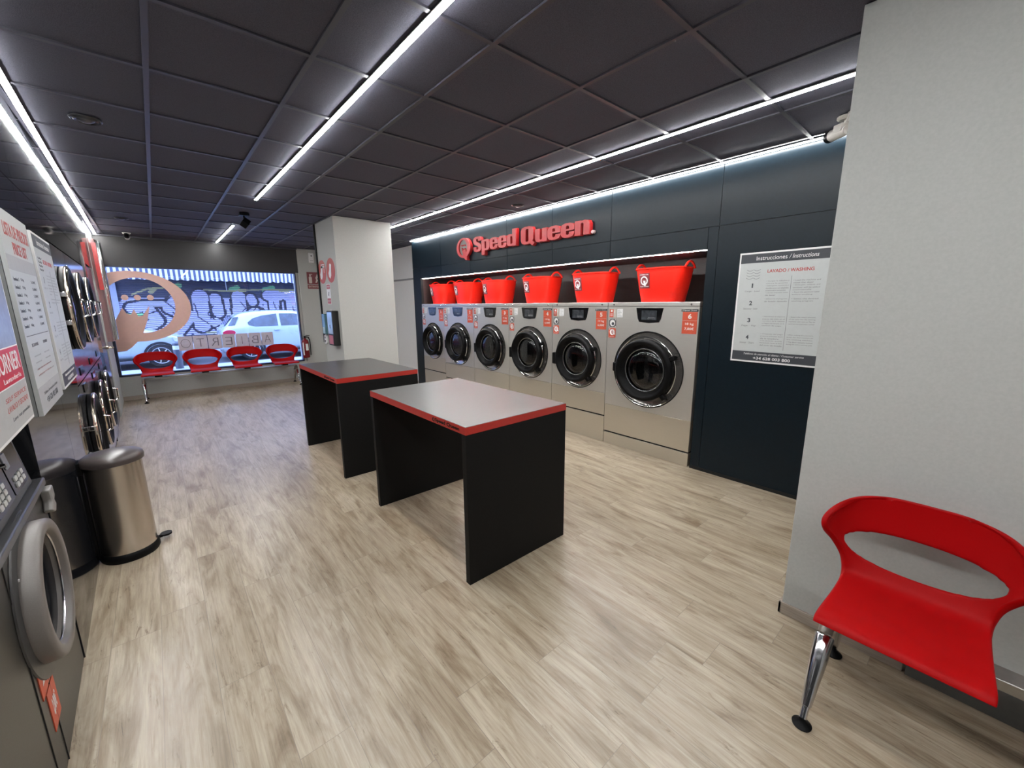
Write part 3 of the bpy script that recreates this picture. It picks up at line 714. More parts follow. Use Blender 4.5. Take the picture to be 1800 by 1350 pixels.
# ------------------------------------------------------------------ waste bin
t = thing('pedal_bin', 'brushed steel pedal bin with black lid by the glossy left wall', 'bin', (-.325, 3.53, 0), 0)
b = B(); b.lathe([(0, .02), (.137, .02), (.139, .06), (.136, .645), (.132, .65), (0, .65)], (0, 0, 0), 'z', 56); obj('drum', b, bin_m, t)
b = B(); b.lathe([(0, 0), (.143, 0), (.150, .012), (.150, .03), (.145, .05), (.140, .056)], (0, 0, 0), 'z', 56); obj('base_ring', b, black_m, t)
b = B(); b.lathe([(.140, .640), (.150, .645), (.152, .668), (.147, .686), (.13, .698), (.08, .707), (0, .711)], (0, 0, 0), 'z', 56); obj('lid', b, lid_m, t, smooth=50)
b = B(); b.box(-.17, -.135, -.05, .05, .60, .68); b.box(-.158, -.140, -.03, .03, .02, .62); obj('lid_hinge', b, black_m, t, bevel=.006)
b = B()
a = math.radians(20)
b.tube([(.12*math.cos(a), .12*math.sin(a), .03), (.17*math.cos(a), .17*math.sin(a), .03)], .012)
for p in [[(.193*math.cos(a)+.030*math.cos(q)*1.1, .193*math.sin(a)+.030*math.sin(q)*1.1) for q in [2*PI*i/24 for i in range(24)]]]:
    f0 = [b.bm.verts.new((x, y, .028)) for x, y in p]; f1 = [b.bm.verts.new((x, y, .040)) for x, y in p]
    b.bm.faces.new(f0[::-1]); b.bm.faces.new(f1)
    for i in range(24): b.bm.faces.new((f0[i], f0[(i+1) % 24], f1[(i+1) % 24], f1[i]))
obj('pedal', b, black_m, t)

# ------------------------------------------------------------------ posters
def lines(b, x0, x1, z, n, dz, h, y, seed):
    r = random.Random(seed)
    W1 = 'detergente suavizante maquina secadora puerta cierre programa importe pago boton tarjeta ropa limpia lavado ciclo temperatura'.split()
    for k in range(n):
        s_ = ' '.join(r.choice(W1) for _ in range(4)); b.text(s_, x0, x1-(x1-x0)*r.choice((0, .1, .3, .2)), z-k*dz, z-k*dz+h, y, 0)
def poster_instr(name, label, loc, rz, w_, h_, title, sub, steps, texts):
    t = thing(name, label, 'poster', loc, rz)
    obj('board', B().box(0, w_, -.012, -.001, 0, h_), wht_m, t)
    b = B(); b.box(.012, w_-.012, -.0125, -.0121, .012, h_-.012); obj('print_field', b, paper_m, t)
    b = B(); b.box(.012, w_-.012, -.0132, -.0126, h_-.085, h_-.014); obj('header_band', b, dk_m, t); b = B(); b.box(.012, w_-.012, -.0132, -.0126, .014, .092); bn = obj('footer_band', b, dk_m, t)
    b = B(); b.text(title[0], w_*.20, w_*.54, h_-.066, h_-.034, -.0133, .0003); b.text('/ '+title[1], w_*.56, w_*.86, h_-.066, h_-.034, -.0133, .0003, shear=.25)
    b.text('Teléfono de atención al cliente / Customer service', w_*.16, w_*.84, .064, .080, -.0133, .0003, shear=.2)
    b.text('+34 628 003 800', w_*.28, w_*.70, .026, .050, -.0133, .0003, bold=.02); obj('banner_lettering', b, wht_m, bn)
    b = B(); b.text(sub, w_*.34, w_*.83, h_-.168, h_-.142, -.0126, .0004, bold=.02); obj('heading', b, rp_m, t)
    b = B()
    for k in range(4):
        z = h_-.138-k*.022
        pts = [(w_*(.10+.16*i/24), -.0135, z+.010*abs(math.sin(PI*i/12))*-1) for i in range(25)]
        b.tube(pts, .0011, n=4)
    obj('wave_icon', b, dk_m, t)
    b = B()
    for k, (a_, c_) in enumerate(steps):
        z = h_-.285-k*.142
        b.text(str(k+1), w_*.165, w_*.20, z, z+.036, -.0126, .0004, bold=.025)
    b.box(w_*.608, w_*.611, -.013, -.0126, .115, h_-.20)
    obj('step_numbers', b, dk_m, t)
    b = B()
    for k, (a_, c_) in enumerate(steps):
        z = h_-.285-k*.142; b.text(a_+' · '+c_, w_*.10, w_*.27, z-.036, z-.021, -.0126, 0)
        lft, rgt = texts[k]
        for q, s_ in enumerate(lft): b.text(s_, w_*.34, w_*.34+min(.0095*len(s_), w_*.25), z+.044-q*.0185, z+.055-q*.0185, -.0126, 0)
        for q, s_ in enumerate(rgt): b.text(s_, w_*.635, w_*.635+min(.0095*len(s_), w_*.27), z+.044-q*.0185, z+.055-q*.0185, -.0126, 0)
    obj('body_text', b, mat('grey_text', (.16, .16, .17), .5), t)
    return t
TX = [(['• Cargue la máquina y', 'cierre la puerta', '• Detergente, suavizante y', 'desinfectante son añadidos', 'automáticamente', '• Lea las etiquetas antes', 'de lavar'], ['• Load the machine and', 'close the door', '• Detergent, softener and', 'sanitizer will be added', 'automatically', '• Read the garment label', 'before washing']),
      (['• Seleccione el programa', 'de lavado deseado'], ['• Select the desired', 'washing program']),
      (['• Introduzca el importe', 'exacto del ciclo en el', 'monedero de la máquina', 'o Pague con tarjeta en la', 'central de pago'], ['• Insert the exact amount', 'of the cycle into the washing', 'machine coin slot or Pay by', 'card at the payment center']),
      (['• Después del pago', 'presione el botón Start', 'de la lavadora', '• La puerta queda', 'bloqueada hasta el final', 'del ciclo de lavado'], ['• After making the payment,', 'press the Start button on', 'the washing machine', '• The door remains locked', 'during the entire washing cycle'])]
ST = [('Cargar', 'Load'), ('Seleccionar', 'Select'), ('Pagar', 'Pay'), ('Iniciar', 'Start')]
poster_instr('instruction_poster', 'white Instrucciones poster headed LAVADO / WASHING on the dark wall right of the washers', (X_W, 1.445, 1.105), RW, .645, .905, ('Instrucciones', 'Instructions'), 'LAVADO / WASHING', ST, TX)
poster_instr('instruction_poster', 'white instructions poster on the glossy left wall, the one nearer the dryers', LW(3.57, 1.125), LANG, .68, .910, ('Instrucciones', 'Instructions'), 'SECADO / DRYING', ST, TX)
# price list
t = thing('price_list_poster', 'tall white LISTA DE PRECIOS price list poster on the glossy left wall', 'poster', LW(2.775, 1.120), LANG)
w_, h_ = .655, .92
obj('board', B().box(0, w_, -.016, -.001, 0, h_), paper_m, t)
b = B(); b.box(.0, w_, -.0166, -.0161, h_-.265, h_-.20); obj('header_band', b, mat('pale_grey_band', (.42, .43, .45), .5), t); b = B(); b.box(0, w_, -.0166, -.0161, .0, .125); bn = obj('footer_band', b, MATS['pale_grey_band'], t)
b = B(); b.text('+34 628 003 800', .16, .50, .035, .065, -.0167, .0004, bold=.02); b.text('Teléfono de atención al cliente', .12, .54, .08, .094, -.0167, .0003); obj('banner_lettering', b, dk_m, bn)
b = B(); b.text('LISTA DE PRECIOS', .07, .61, h_-.115, h_-.055, -.0163, .0006, bold=.01); b.text('PRICE LIST', .19, .50, h_-.19, h_-.135, -.0163, .0006, bold=.01); obj('heading', b, rp_m, t)
b = B()
for k in range(7):
    z = h_-.30-k*.035; b.text('Lavadora %d' % (k+1), .04, .15, z-.012, z+.004, -.0163, .0004); b.text(('11 kg', '11 kg', '11 kg', '14 kg', '14 kg', '18 kg', '16 kg')[k], .20, .26, z-.012, z+.004, -.0163, .0004); b.text(('5,00€', '5,00€', '5,00€', '6,00€', '6,00€', '7,00€', '2,00€')[k], .44, .56, z-.012, z+.004, -.0163, .0004)
b.box(.03, .63, -.0167, -.0162, h_-.560, h_-.557)
b.text('SECADORAS', .10, .26, h_-.61, h_-.595, -.0163, .0004); b.text('HORARIO', .40, .52, h_-.61, h_-.595, -.0163, .0004)
lines(b, .10, .27, h_-.66, 4, .03, .010, -.0163, 3); lines(b, .37, .56, h_-.66, 4, .03, .010, -.0163, 4)
obj('price_text', b, dk_m, t)
b = B(); lines(b, .10, .55, .20, 2, .028, .010, -.0163, 5); obj('red_text', b, rp_m, t)
# laundry corner sign
t = thing('corner_sign', 'white sign with red CORNER band above the grey machine at the left edge', 'sign', LW(1.72, 1.162), LANG)
w_, h_ = .84, .60
obj('board', B().box(0, w_, -.02, -.001, 0, h_), wht_m, t, bevel=.002)
b = B(); b.box(.012, w_-.012, -.0206, -.0201, .17, .30); bd = obj('red_band', b, mat('sign_red', (.60, .02, .03), .35), t)
b = B(); b.text('CORNER', .42, .80, .215, .285, -.0207, .0006, bold=.01); b.text('Lavandería', .5, .78, .182, .200, -.0207, .0006); obj('band_lettering', b, wht_m, bd)
b = B(); b.box(.012, w_-.012, -.0206, -.0201, .012, .165); bn = obj('grey_field', b, mat('sign_grey', (.45, .46, .46), .4), t)
b = B(); b.text('SELF SERVICE', .46, .80, .120, .136, -.0207, .0004, shear=.2); b.text('LAVADO Y SECADO', .46, .80, .085, .105, -.0207, .0004, shear=.2); obj('red_lettering', b, rp_m, bn)
b = B(); b.text('Lave sus prendas', .50, .80, .045, .062, -.0207, .0004, shear=.2); obj('dark_lettering', b, dk_m, bn)
b = B(); b.box(.012, w_-.012, -.0206, -.0201, .305, h_-.012); obj('top_field', b, mat('sign_blue_grey', (.28, .33, .42), .25), t)

# ------------------------------------------------------------------ grey machine at the left edge
t = thing('small_washing_machine', 'dark grey machine with keypad panel and round grey door ring at the left edge', 'washing machine', LW(1.0, 0), LANG)
b = B(); b.box(-.39, 1.535, .004, .4, .0, .895); obj('cabinet', b, body_m, t, bevel=.004)
b = B(); b.box(-.30, 1.53, -.012, .03, .872, .905); obj('sill', b, mat('sill_grey', (.07, .07, .075), .3), t, bevel=.006)
b = B(); b.box(.90, 1.46, 0, .30, 0, .235)
o = obj('control_housing', b, mat('housing_grey', (.060, .061, .066), .4, noise=200), t, bevel=.012); o.location = (0, .01, .908); o.rotation_euler = (math.radians(-8), 0, 0)
b = B(); b.rrect(.955, 1.175, .04, .20, .01, -.006, -.001); b.rrect(1.19, 1.405, .04, .20, .01, -.006, -.001); cpn = obj('control_panel', b, blackg_m, o)
b = B()
for gx, nx, nz in ((.985, 3, 3), (1.235, 3, 2)):
    for i in range(nx):
        for j in range(nz): b.rrect(gx+i*.046, gx+.034+i*.046, .056+j*.024, .073+j*.024, .004, -.010, -.0062, n=2)
obj('keypad', b, mat('key_grey', (.45, .46, .44), .5), o)
b = B(); b.rrect(.975, 1.06, .135, .185, .004, -.0085, -.0062, n=2); b.rrect(1.21, 1.26, .135, .19, .004, -.0085, -.0062, n=2); obj('display', b, mat('display_grey', (.18, .19, .21), .2), o)
b = B(); b.lathe([(0, -.020), (.007, -.018), (.009, 0)], (1.18, 0, .16), 'y', 14); obj('lock', b, chrome_m, o)
YC, ZC, RO = 1.095, .612, .250
b = B(); b.lathe([(RO*1.20, .003), (RO*1.19, -.002), (RO*1.0, -.004)], (YC, 0, ZC), 'y', 56); obj('door_surround', b, mat('surround_grey', (.035, .035, .036), .35), t)
b = B(); b.lathe([(RO, -.004), (RO, -.040), (RO*.985, -.049), (RO*.95, -.053), (RO*.85, -.052), (RO*.825, -.046), (RO*.80, -.012)], (YC, 0, ZC), 'y', 64); dr2 = obj('door_ring', b, ring_m, t, smooth=60)
b = B(); b.arc((YC, ZC), RO*.805, .004, 0, 2*PI, -.030, n=56); obj('glass_rim', b, chromed_m, dr2)
b = B(); b.lathe([(RO*.80, -.012), (RO*.6, -.004), (RO*.4, -.001), (0, -.0005)], (YC, 0, ZC), 'y', 56); obj('door_glass', b, mat('dark_glass', (.008, .009, .012), .04), dr2, smooth=80)
b = B(); b.rrect(.892, .975, .733, .765, .003, -.008, -.0045); obj('rating_label', b, wht_m, t)
b = B(); b.prism([(1.465, .862), (1.53, .866), (1.535, .815), (1.51, .805), (1.53, .78), (1.49, .755), (1.455, .775), (1.48, .81)], -.028, .004); obj('latch', b, mat('latch_ivory', (.22, .21, .20), .4), t, bevel=.006)
for k, (a0, a1, z0, z1) in enumerate(((.86, .985, .335, .455), (.90, 1.015, .175, .325))):
    b = B(); b.box(a0, a1, .0015, .0038, z0, z1); s_ = obj('orange_sticker', b, orange_m, t)
    b = B(); b.text(('24', '2,00€')[k], a0+.03, a1-.03, z0+.035, z1-.04, .0013, .0004, bold=.02); obj('sticker_lettering', b, wht_m, s_)
b = B(); b.box(.818, .823, .0015, .0045, 0, .87); b.box(.958, .962, .0015, .0045, 0, .36); obj('panel_gap', b, mat('soft_gap', (.008, .008, .008), .6), t)

# ------------------------------------------------------------------ stacked dryers in the left wall
def dryer():
    t = thing('stacked_dryer', '', 'dryer', LW(4.28, 0), LANG, 'stacked dryers in the left wall')
    W_ = .818
    for z0, z1 in ((.05, 1.035), (1.045, 2.055)):
        zc = .60 if z0 < 1 else 1.60
        b = B(); hole_plate(b, .003, W_-.003, z0, z1, W_/2, zc, .245, 0)
        b.box(.003, .015, .001, .7, z0, z1); b.box(W_-.015, W_-.003, .001, .7, z0, z1); obj('front_panel', b, mat('mirror_steel', (.50, .50, .52), .16, 1.0, noise=4, amt=.05), t)
        b = B(); b.lathe([(.245, 0), (.24, .4), (0, .42)], (W_/2, 0, zc), 'y', 32); obj('drum', b, mat('dark_drum', (.10, .10, .10), .3, .9), t)
        dn = B(); dn.lathe([(.315, -.004), (.318, -.030), (.305, -.048), (.285, -.052), (.262, -.045), (.250, -.03), (.215, -.028), (.21, -.004)], (W_/2, 0, zc), 'y', 56)
        d = obj('door', dn, black_m, t, smooth=60)
        b = B(); b.arc((W_/2, zc), .312, .011, 0, 2*PI, -.036, n=64, k=10); obj('chrome_rim', b, mat('warm_chrome', (.80, .70, .58), .12, 1.0), d)
        b = B(); b.lathe([(.212, -.02), (.15, -.030), (0, -.036)], (W_/2, 0, zc), 'y', 40); obj('door_glass', b, port_m, d, smooth=80)
        b = B(); b.tube([(W_-.115, -.03, zc-.075), (W_-.10, -.085, zc-.06), (W_-.10, -.085, zc+.06), (W_-.115, -.03, zc+.075)], .011); obj('door_handle', b, chrome_m, d)
        for q in (-.10, .10):
            b = B(); b.box(.065, .115, -.035, -.001, zc+q-.018, zc+q+.018); obj('hinge', b, chromed_m, d, bevel=.005)
        b = B(); b.rrect(.28, .54, z0+.04 if z0 > 1 else z1-.085, z0+.10 if z0 > 1 else z1-.025, .006, -.006, -.001); obj('control_panel', b, blackg_m, t)
    b = B(); b.box(.003, W_-.003, .01, .06, 0, .05); b.box(.003, W_-.003, .012, .06, 1.033, 1.048); obj('joint', b, gap_m, t)
    return t
d1 = dryer(); d1['label'] = 'stack of two dryers in the left wall, nearest the posters'
copy_tree(d1, LW(5.10, 0), 'middle stack of two dryers in the left wall')
copy_tree(d1, LW(5.92, 0), 'farthest stack of two dryers in the left wall, next to the dark door')

# glossy red cabinet high on the white end of the left wall
t = thing('wall_cabinet', 'tall curved dispenser with red panels and a long white highlight strip on the wall beside the window', 'dispenser', LW(8.45, 1.10), LANG)
b = B(); prof = [(0, 0), (.02, -.045), (.10, -.072), (.30, -.085), (.60, -.080), (.80, -.06), (.86, -.03), (.88, 0)]
v0 = [b.bm.verts.new((x, y, .0)) for x, y in prof]; v1 = [b.bm.verts.new((x, y, 1.46)) for x, y in prof]
b.bm.faces.new(v0); b.bm.faces.new(v1[::-1])
for i in range(len(prof)): b.bm.faces.new((v0[i], v0[(i+1) % 8], v1[(i+1) % 8], v1[i]))
obj('body', b, mat('rosy_sheet_metal', (.42, .25, .25), .16, .6, noise=6, coat=.5), t, smooth=70)
b = B(); b.tube([(.16, -.070, .02), (.16, -.070, 1.44)], .055, n=20); obj('highlight_strip', b, chrome_m, t)  # chrome tube stands in for the long white highlight down the body
b = B(); b.box(.42, .74, -.092, -.065, .02, .20); b.box(.42, .74, -.092, -.065, .45, .85); b.box(.42, .74, -.092, -.065, .95, 1.30); b.box(-.01, .09, -.075, -.03, .75, 1.40); obj('red_panel', b, mat('red_panel', (.45, .03, .03), .2), t)  # narrow leftmost box stands in for a red reflection in the wall

# ------------------------------------------------------------------ ceiling fixtures
def round_vent(x, y, r, label, met=.6):
    t = thing('ceiling_speaker', label, 'ceiling fixture', (x, y, CZ-.004), 0, 'round fixtures in the ceiling')
    b = B(); b.lathe([(r*.55, -.010), (r*.72, -.016), (r*.80, -.006), (r*.9, -.010), (r, -.004), (r, 0)], (0, 0, 0), 'z', 40); obj('rim', b, mat('fixture_grey', (.02, .02, .024), .3), t)
    b = B(); b.lathe([(0, -.022), (r*.30, -.020), (r*.52, -.008), (r*.55, 0)], (0, 0, 0), 'z', 40); obj('centre', b, mat('fixture_silver', (.10, .10, .11), .3, met), t)
round_vent(-.165, 3.88, .078, 'round dark ceiling fixture nearest the camera, over the dryer side')
round_vent(-.165, 7.75, .075, 'small round ceiling fixture farther on, near the window')
round_vent(3.458, 3.877, .075, 'round ceiling fixture above the red sign, near the washer wall')
t = thing('ceiling_spotlight', 'small black adjustable spotlight on the ceiling near the window', 'spotlight', (1.03, 6.42, CZ-.004), 0)
b = B(); b.box(-.055, .055, -.055, .055, -.03, 0); obj('base', b, black_m, t, bevel=.004)
b = B(); b.tube([(0, 0, -.03), (0, 0, -.085)], .010); obj('stem', b, black_m, t)
b = B(); b.box(-.04, .04, -.055, .055, -.035, .035); b.rot(Matrix.Translation((.005, .0, -.115)) @ Matrix.Rotation(.6, 4, 'Y') @ Matrix.Rotation(-.5, 4, 'X')); obj('head', b, black_m, t, bevel=.004)
def seccam(label, loc, rz, tilt, black_front=True):
    t = thing('security_camera', label, 'camera', loc, rz)
    b = B(); b.lathe([(0, 0), (.052, 0), (.052, -.012), (.04, -.022), (0, -.022)], (0, 0, 0), 'z', 28); b.lathe([(0, 0), (.034, 0), (.034, -.012), (.026, -.020), (0, -.020)], (.0, .07, 0), 'z', 24); obj('mount', b, cam_m, t)
    b = B(); b.tube([(0, 0, -.018), (0, -.005, -.045), (0, -.035, -.062)], .012); obj('bracket', b, cam_m, t)
    R_ = Matrix.Translation((0, -.05, -.075)) @ Matrix.Rotation(tilt, 4, 'X')
    b = B(); b.lathe([(0, .075), (.026, .07), (.032, .04), (.036, -.08), (.036, -.085), (0, -.085)], (0, 0, 0), 'y', 28); b.box(-.036, .036, -.02, .06, .0, .042); b.rot(R_); obj('body', b, cam_m, t, smooth=50)
    b = B(); b.lathe([(.037, -.080), (.038, -.12), (.032, -.125), (.028, -.105), (0, -.105)], (0, 0, 0), 'y', 28); b.rot(R_); obj('lens_hood', b, black_m, t)
    b = B(); b.lathe([(0, -.112), (.014, -.110), (.018, -.105)], (0, 0, 0), 'y', 20); b.rot(R_); obj('lens', b, blackg_m, t)
    return t
t = seccam('white bullet camera under the ceiling above the washing poster', (3.50, .77, CZ-.004), math.radians(-228), -.12)
b = B(); b.tube([(0, 0, -.03), (.03, .06, -.035), (.10, .25, -.012)], .006); obj('cable', b, cam_m, t)
seccam('small white camera under the ceiling above the shop window', (-.17, 9.2, CZ-.004), math.radians(0), -.1)

# ------------------------------------------------------------------ pillar fittings
PF = 1.94
def on_pillar(name, label, cat, y, z, group=None): return thing(name, label, cat, (PF, y, z), -PI/2, group)   # local x runs with -Y
def hand(b, x, z, k, y0):
    b.prism([(x-.42*k, z-.55*k), (x-.10*k, z-.75*k), (x+.22*k, z-.45*k), (x+.30*k, z+.10*k), (x+.42*k, z+.50*k), (x+.12*k, z+.62*k), (x-.12*k, z+.55*k), (x-.20*k, z+.10*k), (x-.48*k, z-.2*k)], y0-.0006, y0)
for (yc, zc, lab_, kind) in ((6.49, 2.085, 'round red sticker with a hand holding a card, left of two on the pillar', 1), (6.105, 2.085, 'round red sticker with a white hand, right of two on the pillar', 0)):
    t = on_pillar('round_sticker', lab_, 'sticker', yc, zc, 'round red stickers on the pillar')
    b = B(); b.disc(0, 0, .180, .167, -.002, -.0004, n=48); obj('disc', b, mat('sticker_red', (.46, .06, .04), .45), t)
    b = B(); hand(b, -.02, -.0, .15, -.0021)
    if kind: b.box(-.03, .12, -.0027, -.0021, .055, .085); b.box(-.03, .12, -.0027, -.0021, .095, .105); b.box(.09, .105, -.0027, -.0021, -.02, .05)
    obj('hand_print', b, wht_m, t)
t = on_pillar('notice_sticker', 'narrow red and white instruction sticker above the payment terminal', 'sticker', 6.355, 1.62)
b = B(); b.box(0, .165, -.0018, -.0004, 0, .285); obj('sheet', b, wht_m, t)
b = B(); b.box(.008, .157, -.0024, -.0019, .215, .278); b.box(.008, .157, -.0024, -.0019, .008, .085); obj('red_blocks', b, mat('faded_red', (.45, .10, .12), .5), t)
b = B(); hand(b, .08, .150, .045, -.0019); obj('hand_icon', b, dk_m, t)
b = B(); b.text('TARJETA', .025, .14, .235, .255, -.0025, .0004); b.text('CONTACTLESS', .02, .145, .04, .055, -.0025, .0004); obj('lettering', b, wht_m, t)
t = on_pillar('payment_terminal', 'black wall-mounted payment terminal with blue screen on the white pillar', 'payment terminal', 6.18, 1.045)
b = B(); b.box(0, .235, -.088, -.001, 0, .485); obj('housing', b, mat('terminal_black', (.006, .006, .007), .5), t, bevel=.006)
b = B(); b.box(.02, .215, -.0905, -.0882, .165, .465); obj('screen', b, mat('blue_screen', (.22, .30, .42), .1, emit=((.35, .5, .8), .25)), t)
b = B(); b.box(.035, .205, -.0905, -.0882, .02, .145); obj('card_area', b, mat('card_red', (.5, .15, .17), .4), t)
b = B(); b.box(.10, .13, -.092, -.0906, .24, .29); obj('screen_icon', b, dk_m, t)
b = B(); b.box(.03, .14, -.05, -.001, .486, .50); obj('top_bracket', b, cam_m, t)
t = on_pillar('card_leaflet_holder', 'clear blue-green leaflet holder beside the payment terminal', 'leaflet holder', 6.60, 1.18)
b = B(); b.box(0, .125, -.035, -.001, 0, .30); obj('pocket', b, mat('teal_plastic', (.10, .22, .26), .2), t, bevel=.003)
b = B(); b.box(.008, .117, -.037, -.0352, .01, .10); obj('leaflet', b, mat('pale_teal', (.38, .55, .58), .4), t)
t = on_pillar('wall_socket', 'small white fitting with two dark slots below the leaflet holder', 'socket', 6.62, 1.03)
b = B(); b.rrect(0, .115, 0, .135, .03, -.022, -.001); obj('plate', b, wht_m, t, bevel=.003)
b = B(); b.disc(.05, .095, .018, .018, -.0235, -.0222, n=16); b.disc(.05, .040, .020, .020, -.0235, -.0222, n=16); obj('slots', b, black_m, t)

# far column: emergency light, extinguisher sign, extinguisher
t = thing('emergency_light', 'small white emergency light box high on the white column by the window', 'light', (2.615, Y_F, 2.49), 0)
b = B(); b.box(0, .10, -.05, -.001, 0, .20); obj('housing', b, wht_m, t, bevel=.008)
b = B(); b.disc(.05, .14, .013, .013, -.052, -.0505, n=16); b.box(.02, .08, -.052, -.0505, .045, .05); obj('indicator', b, dk_m, t)
t = thing('extinguisher_sign', 'dark red EXTINTOR sign on the white column above the fire extinguisher', 'sign', (2.55, Y_F, 1.955), 0)
b = B(); b.box(0, .27, -.006, -.001, .095, .345); b.box(0, .27, -.006, -.001, 0, .085); obj('plate', b, mat('sign_maroon', (.16, .008, .015), .4), t)
b = B(); b.rrect(.035, .095, .115, .25, .015, -.0072, -.0062); b.rrect(.05, .08, .255, .29, .006, -.0072, -.0062); b.box(.045, .11, -.0072, -.0062, .295, .305)
b.prism([(.16, .13), (.19, .13), (.215, .18), (.20, .21), (.225, .25), (.205, .315), (.185, .26), (.165, .23), (.18, .19)], -.0072, -.0062)
b.text('EXTINTOR', .02, .25, .025, .062, -.0062, .001, bold=.02); obj('pictogram', b, mat('cream_print', (.6, .5, .45), .5), t)
t = thing('fire_extinguisher', 'red fire extinguisher hanging on the white column beside the window', 'fire extinguisher', (2.36, Y_F-.085, .50), 0)
b = B(); b.lathe([(0, 0), (.066, .0), (.072, .012), (.072, .33), (.062, .365), (.035, .39), (.024, .40), (.022, .42), (0, .42)], (0, 0, 0), 'z', 36); obj('cylinder', b, ext_m, t, smooth=50)
b = B(); b.lathe([(0, .42), (.016, .42), (.018, .46), (0, .465)], (0, 0, 0), 'z', 16); b.tube([(0, 0, .455), (.05, 0, .475), (.10, 0, .470)], .007); b.tube([(0, 0, .445), (.05, 0, .445), (.09, 0, .430)], .006); obj('valve', b, black_m, t)
b = B(); b.tube([(.0, -.01, .44), (.06, -.02, .44), (.092, -.015, .38), (.095, -.01, .20), (.09, -.01, .05)], .010); obj('hose', b, black_m, t)
lbm = B(); 
for z0, z1, a0, a1 in ((.16, .30, -.55*PI, -.30*PI),):
    lbm.lathe([(.0727, z0), (.0727, z1)], (0, 0, 0), 'z', 10, a0=a0, a1=a1)
lbm.lathe([(.0727, .06), (.0727, .33)], (0, 0, 0), 'z', 8, a0=-.82*PI, a1=-.70*PI)
obj('label', lbm, wht_m, t)

# ------------------------------------------------------------------ window decal and paper letters
t = thing('window_decal', 'big salmon-pink Q emblem with a crown stuck on the shop window', 'window decal', (0, Y_F+.055, 0), 0)
b = B(); logo(b, -.225, 1.605, 1.36, -.001, .0035, 0, 1, clip=WX0+.024); obj('emblem', b, decal_m, t, smooth=20)
word = 'OTREIBA'; nmw = ['O', 'T', 'R', 'E', 'I', 'B', 'A']
sh_m = mat('thin_paper', (.55, .52, .62), .6, noise=20)
pl = ['leftmost of seven', 'second from the left', 'third from the left', 'middle of seven', 'between E and B', 'second from the right', 'rightmost of seven']
for i, ch in enumerate(word):
    x = .255+i*.2215; z = .800+.002*i
    t = thing('paper_letter_sheet', 'paper sheet with letter %s taped to the window, %s' % (ch, pl[i]), 'paper sheet', (x, Y_F+.053, z), 0, 'paper letter sheets spelling ABIERTO')
    b = B(); b.box(.002, .213, 0, .0008, 0, .262); s_ = obj('sheet', b, sh_m, t)
    b = B(); wd = .030 if ch == 'I' else .115
    if ch == 'O':
        b.tube([(.107+.068*math.cos(2*PI*k/32), -.002, .130+.078*math.sin(2*PI*k/32)) for k in range(32)], .0035, n=5, closed=True)
    elif ch == 'I': b.box(.104, .112, -.0022, -.0004, .055, .205)
    else: b.text(ch, .107-wd/2, .107+wd/2, .055, .205, -.0004, .0012, mirror=True, bold=-.022)
    obj('letter', b, mat('letter_grey', (.10, .09, .13), .6), t)

# ------------------------------------------------------------------ street outside
side_m = mat('pavement_grey', (.29, .32, .39), .8, noise=3, amt=.12)
road_m = mat('asphalt', (.07, .072, .085), .85, noise=60, amt=.25)
struct('ground_pavement', B().box(-14, 18, Y_F+.26, 14.2, -.10, -.0), side_m)
struct('ground_road', B().box(-14, 18, 14.2, 18.2, -.14, -.06), road_m)
struct('ground_far_pavement', B().box(-14, 18, 18.2, 19.6, -.12, -.0), side_m)
fac_m = mat('street_facade', (.22, .24, .29), .8, noise=5, amt=.1)
YS = 19.2
b = B(); b.box(-14, -.86, YS-.05, YS+.3, 0, 6.5); b.box(8.6, 18, YS-.05, YS+.3, 0, 6.5); b.box(-.86, 8.6, YS-.03, YS+.3, 3.35, 6.5)
struct('wall_street', b, fac_m)
b = B(); b.box(-.86, 8.6, YS+.12, YS+.2, 2.0, 3.4); struct('wall_street_recess', b, mat('dark_recess', (.02, .02, .028), .6))
# own facade around the window so daylight enters only through the glass
b = B(); b.box(-6, -1.0, Y_F+.05, Y_F+.25, 0, 5); b.box(4.4, 9, Y_F+.05, Y_F+.25, 0, 5); b.box(-1.2, 4.4, Y_F+.25, Y_F+.30, CZ, 5)
struct('wall_facade', b, fac_m)
b = B(); b.box(-1.85, -1.62, YB-.15, Y_F+.1, -.08, CZ+.16); struct('wall_outer_left', b, gap_m)
b = B(); b.box(4.6, 4.7, YB-.15, Y_F+.1, -.08, CZ+.16); b.box(3.8, 4.6, YB-.15, .0, 0, CZ); struct('wall_outer_right', b, gap_m)

# graffiti shutter: corrugated sheet whose paint is set face by face
def sd_seg(px, pz, a, c):
    ax, az = a; bx, bz = c; vx, vz = bx-ax, bz-az
    t_ = max(0, min(1, ((px-ax)*vx+(pz-az)*vz)/(vx*vx+vz*vz+1e-9))); return math.hypot(px-ax-t_*vx, pz-az-t_*vz)
letters = []   # bubble letters as thick strokes (x, z in metres on the shutter)
def stroke(pts, r): letters.append((pts, r))
stroke([(-.55, 1.55), (-.20, 1.62), (.05, 1.1), (-.35, .8)], .20); stroke([(-.1, 1.7), (.25, 1.7)], .12)
stroke([(.75, 1.95), (.45, 1.55), (.95, 1.25), (.55, .75)], .24)
stroke([(1.35, 1.95), (1.30, .9)], .27); stroke([(1.8, 1.9), (1.85, 1.35)], .20); stroke([(1.7, 1.0), (2.05, .7)], .20)
stroke([(2.55, 1.95), (2.5, .75)], .25); stroke([(2.95, 1.90), (3.0, 1.75)], .18); stroke([(3.05, 1.25), (3.05, .8)], .30)
stroke([(3.55, 2.0), (3.95, 2.0)], .22); stroke([(3.75, 1.9), (3.75, .85)], .22); stroke([(4.25, 2.0), (4.65, 1.95)], .24)
stroke([(4.35, 1.8), (4.35, .8)], .20); stroke([(4.85, 1.5), (4.80, .75)], .22)
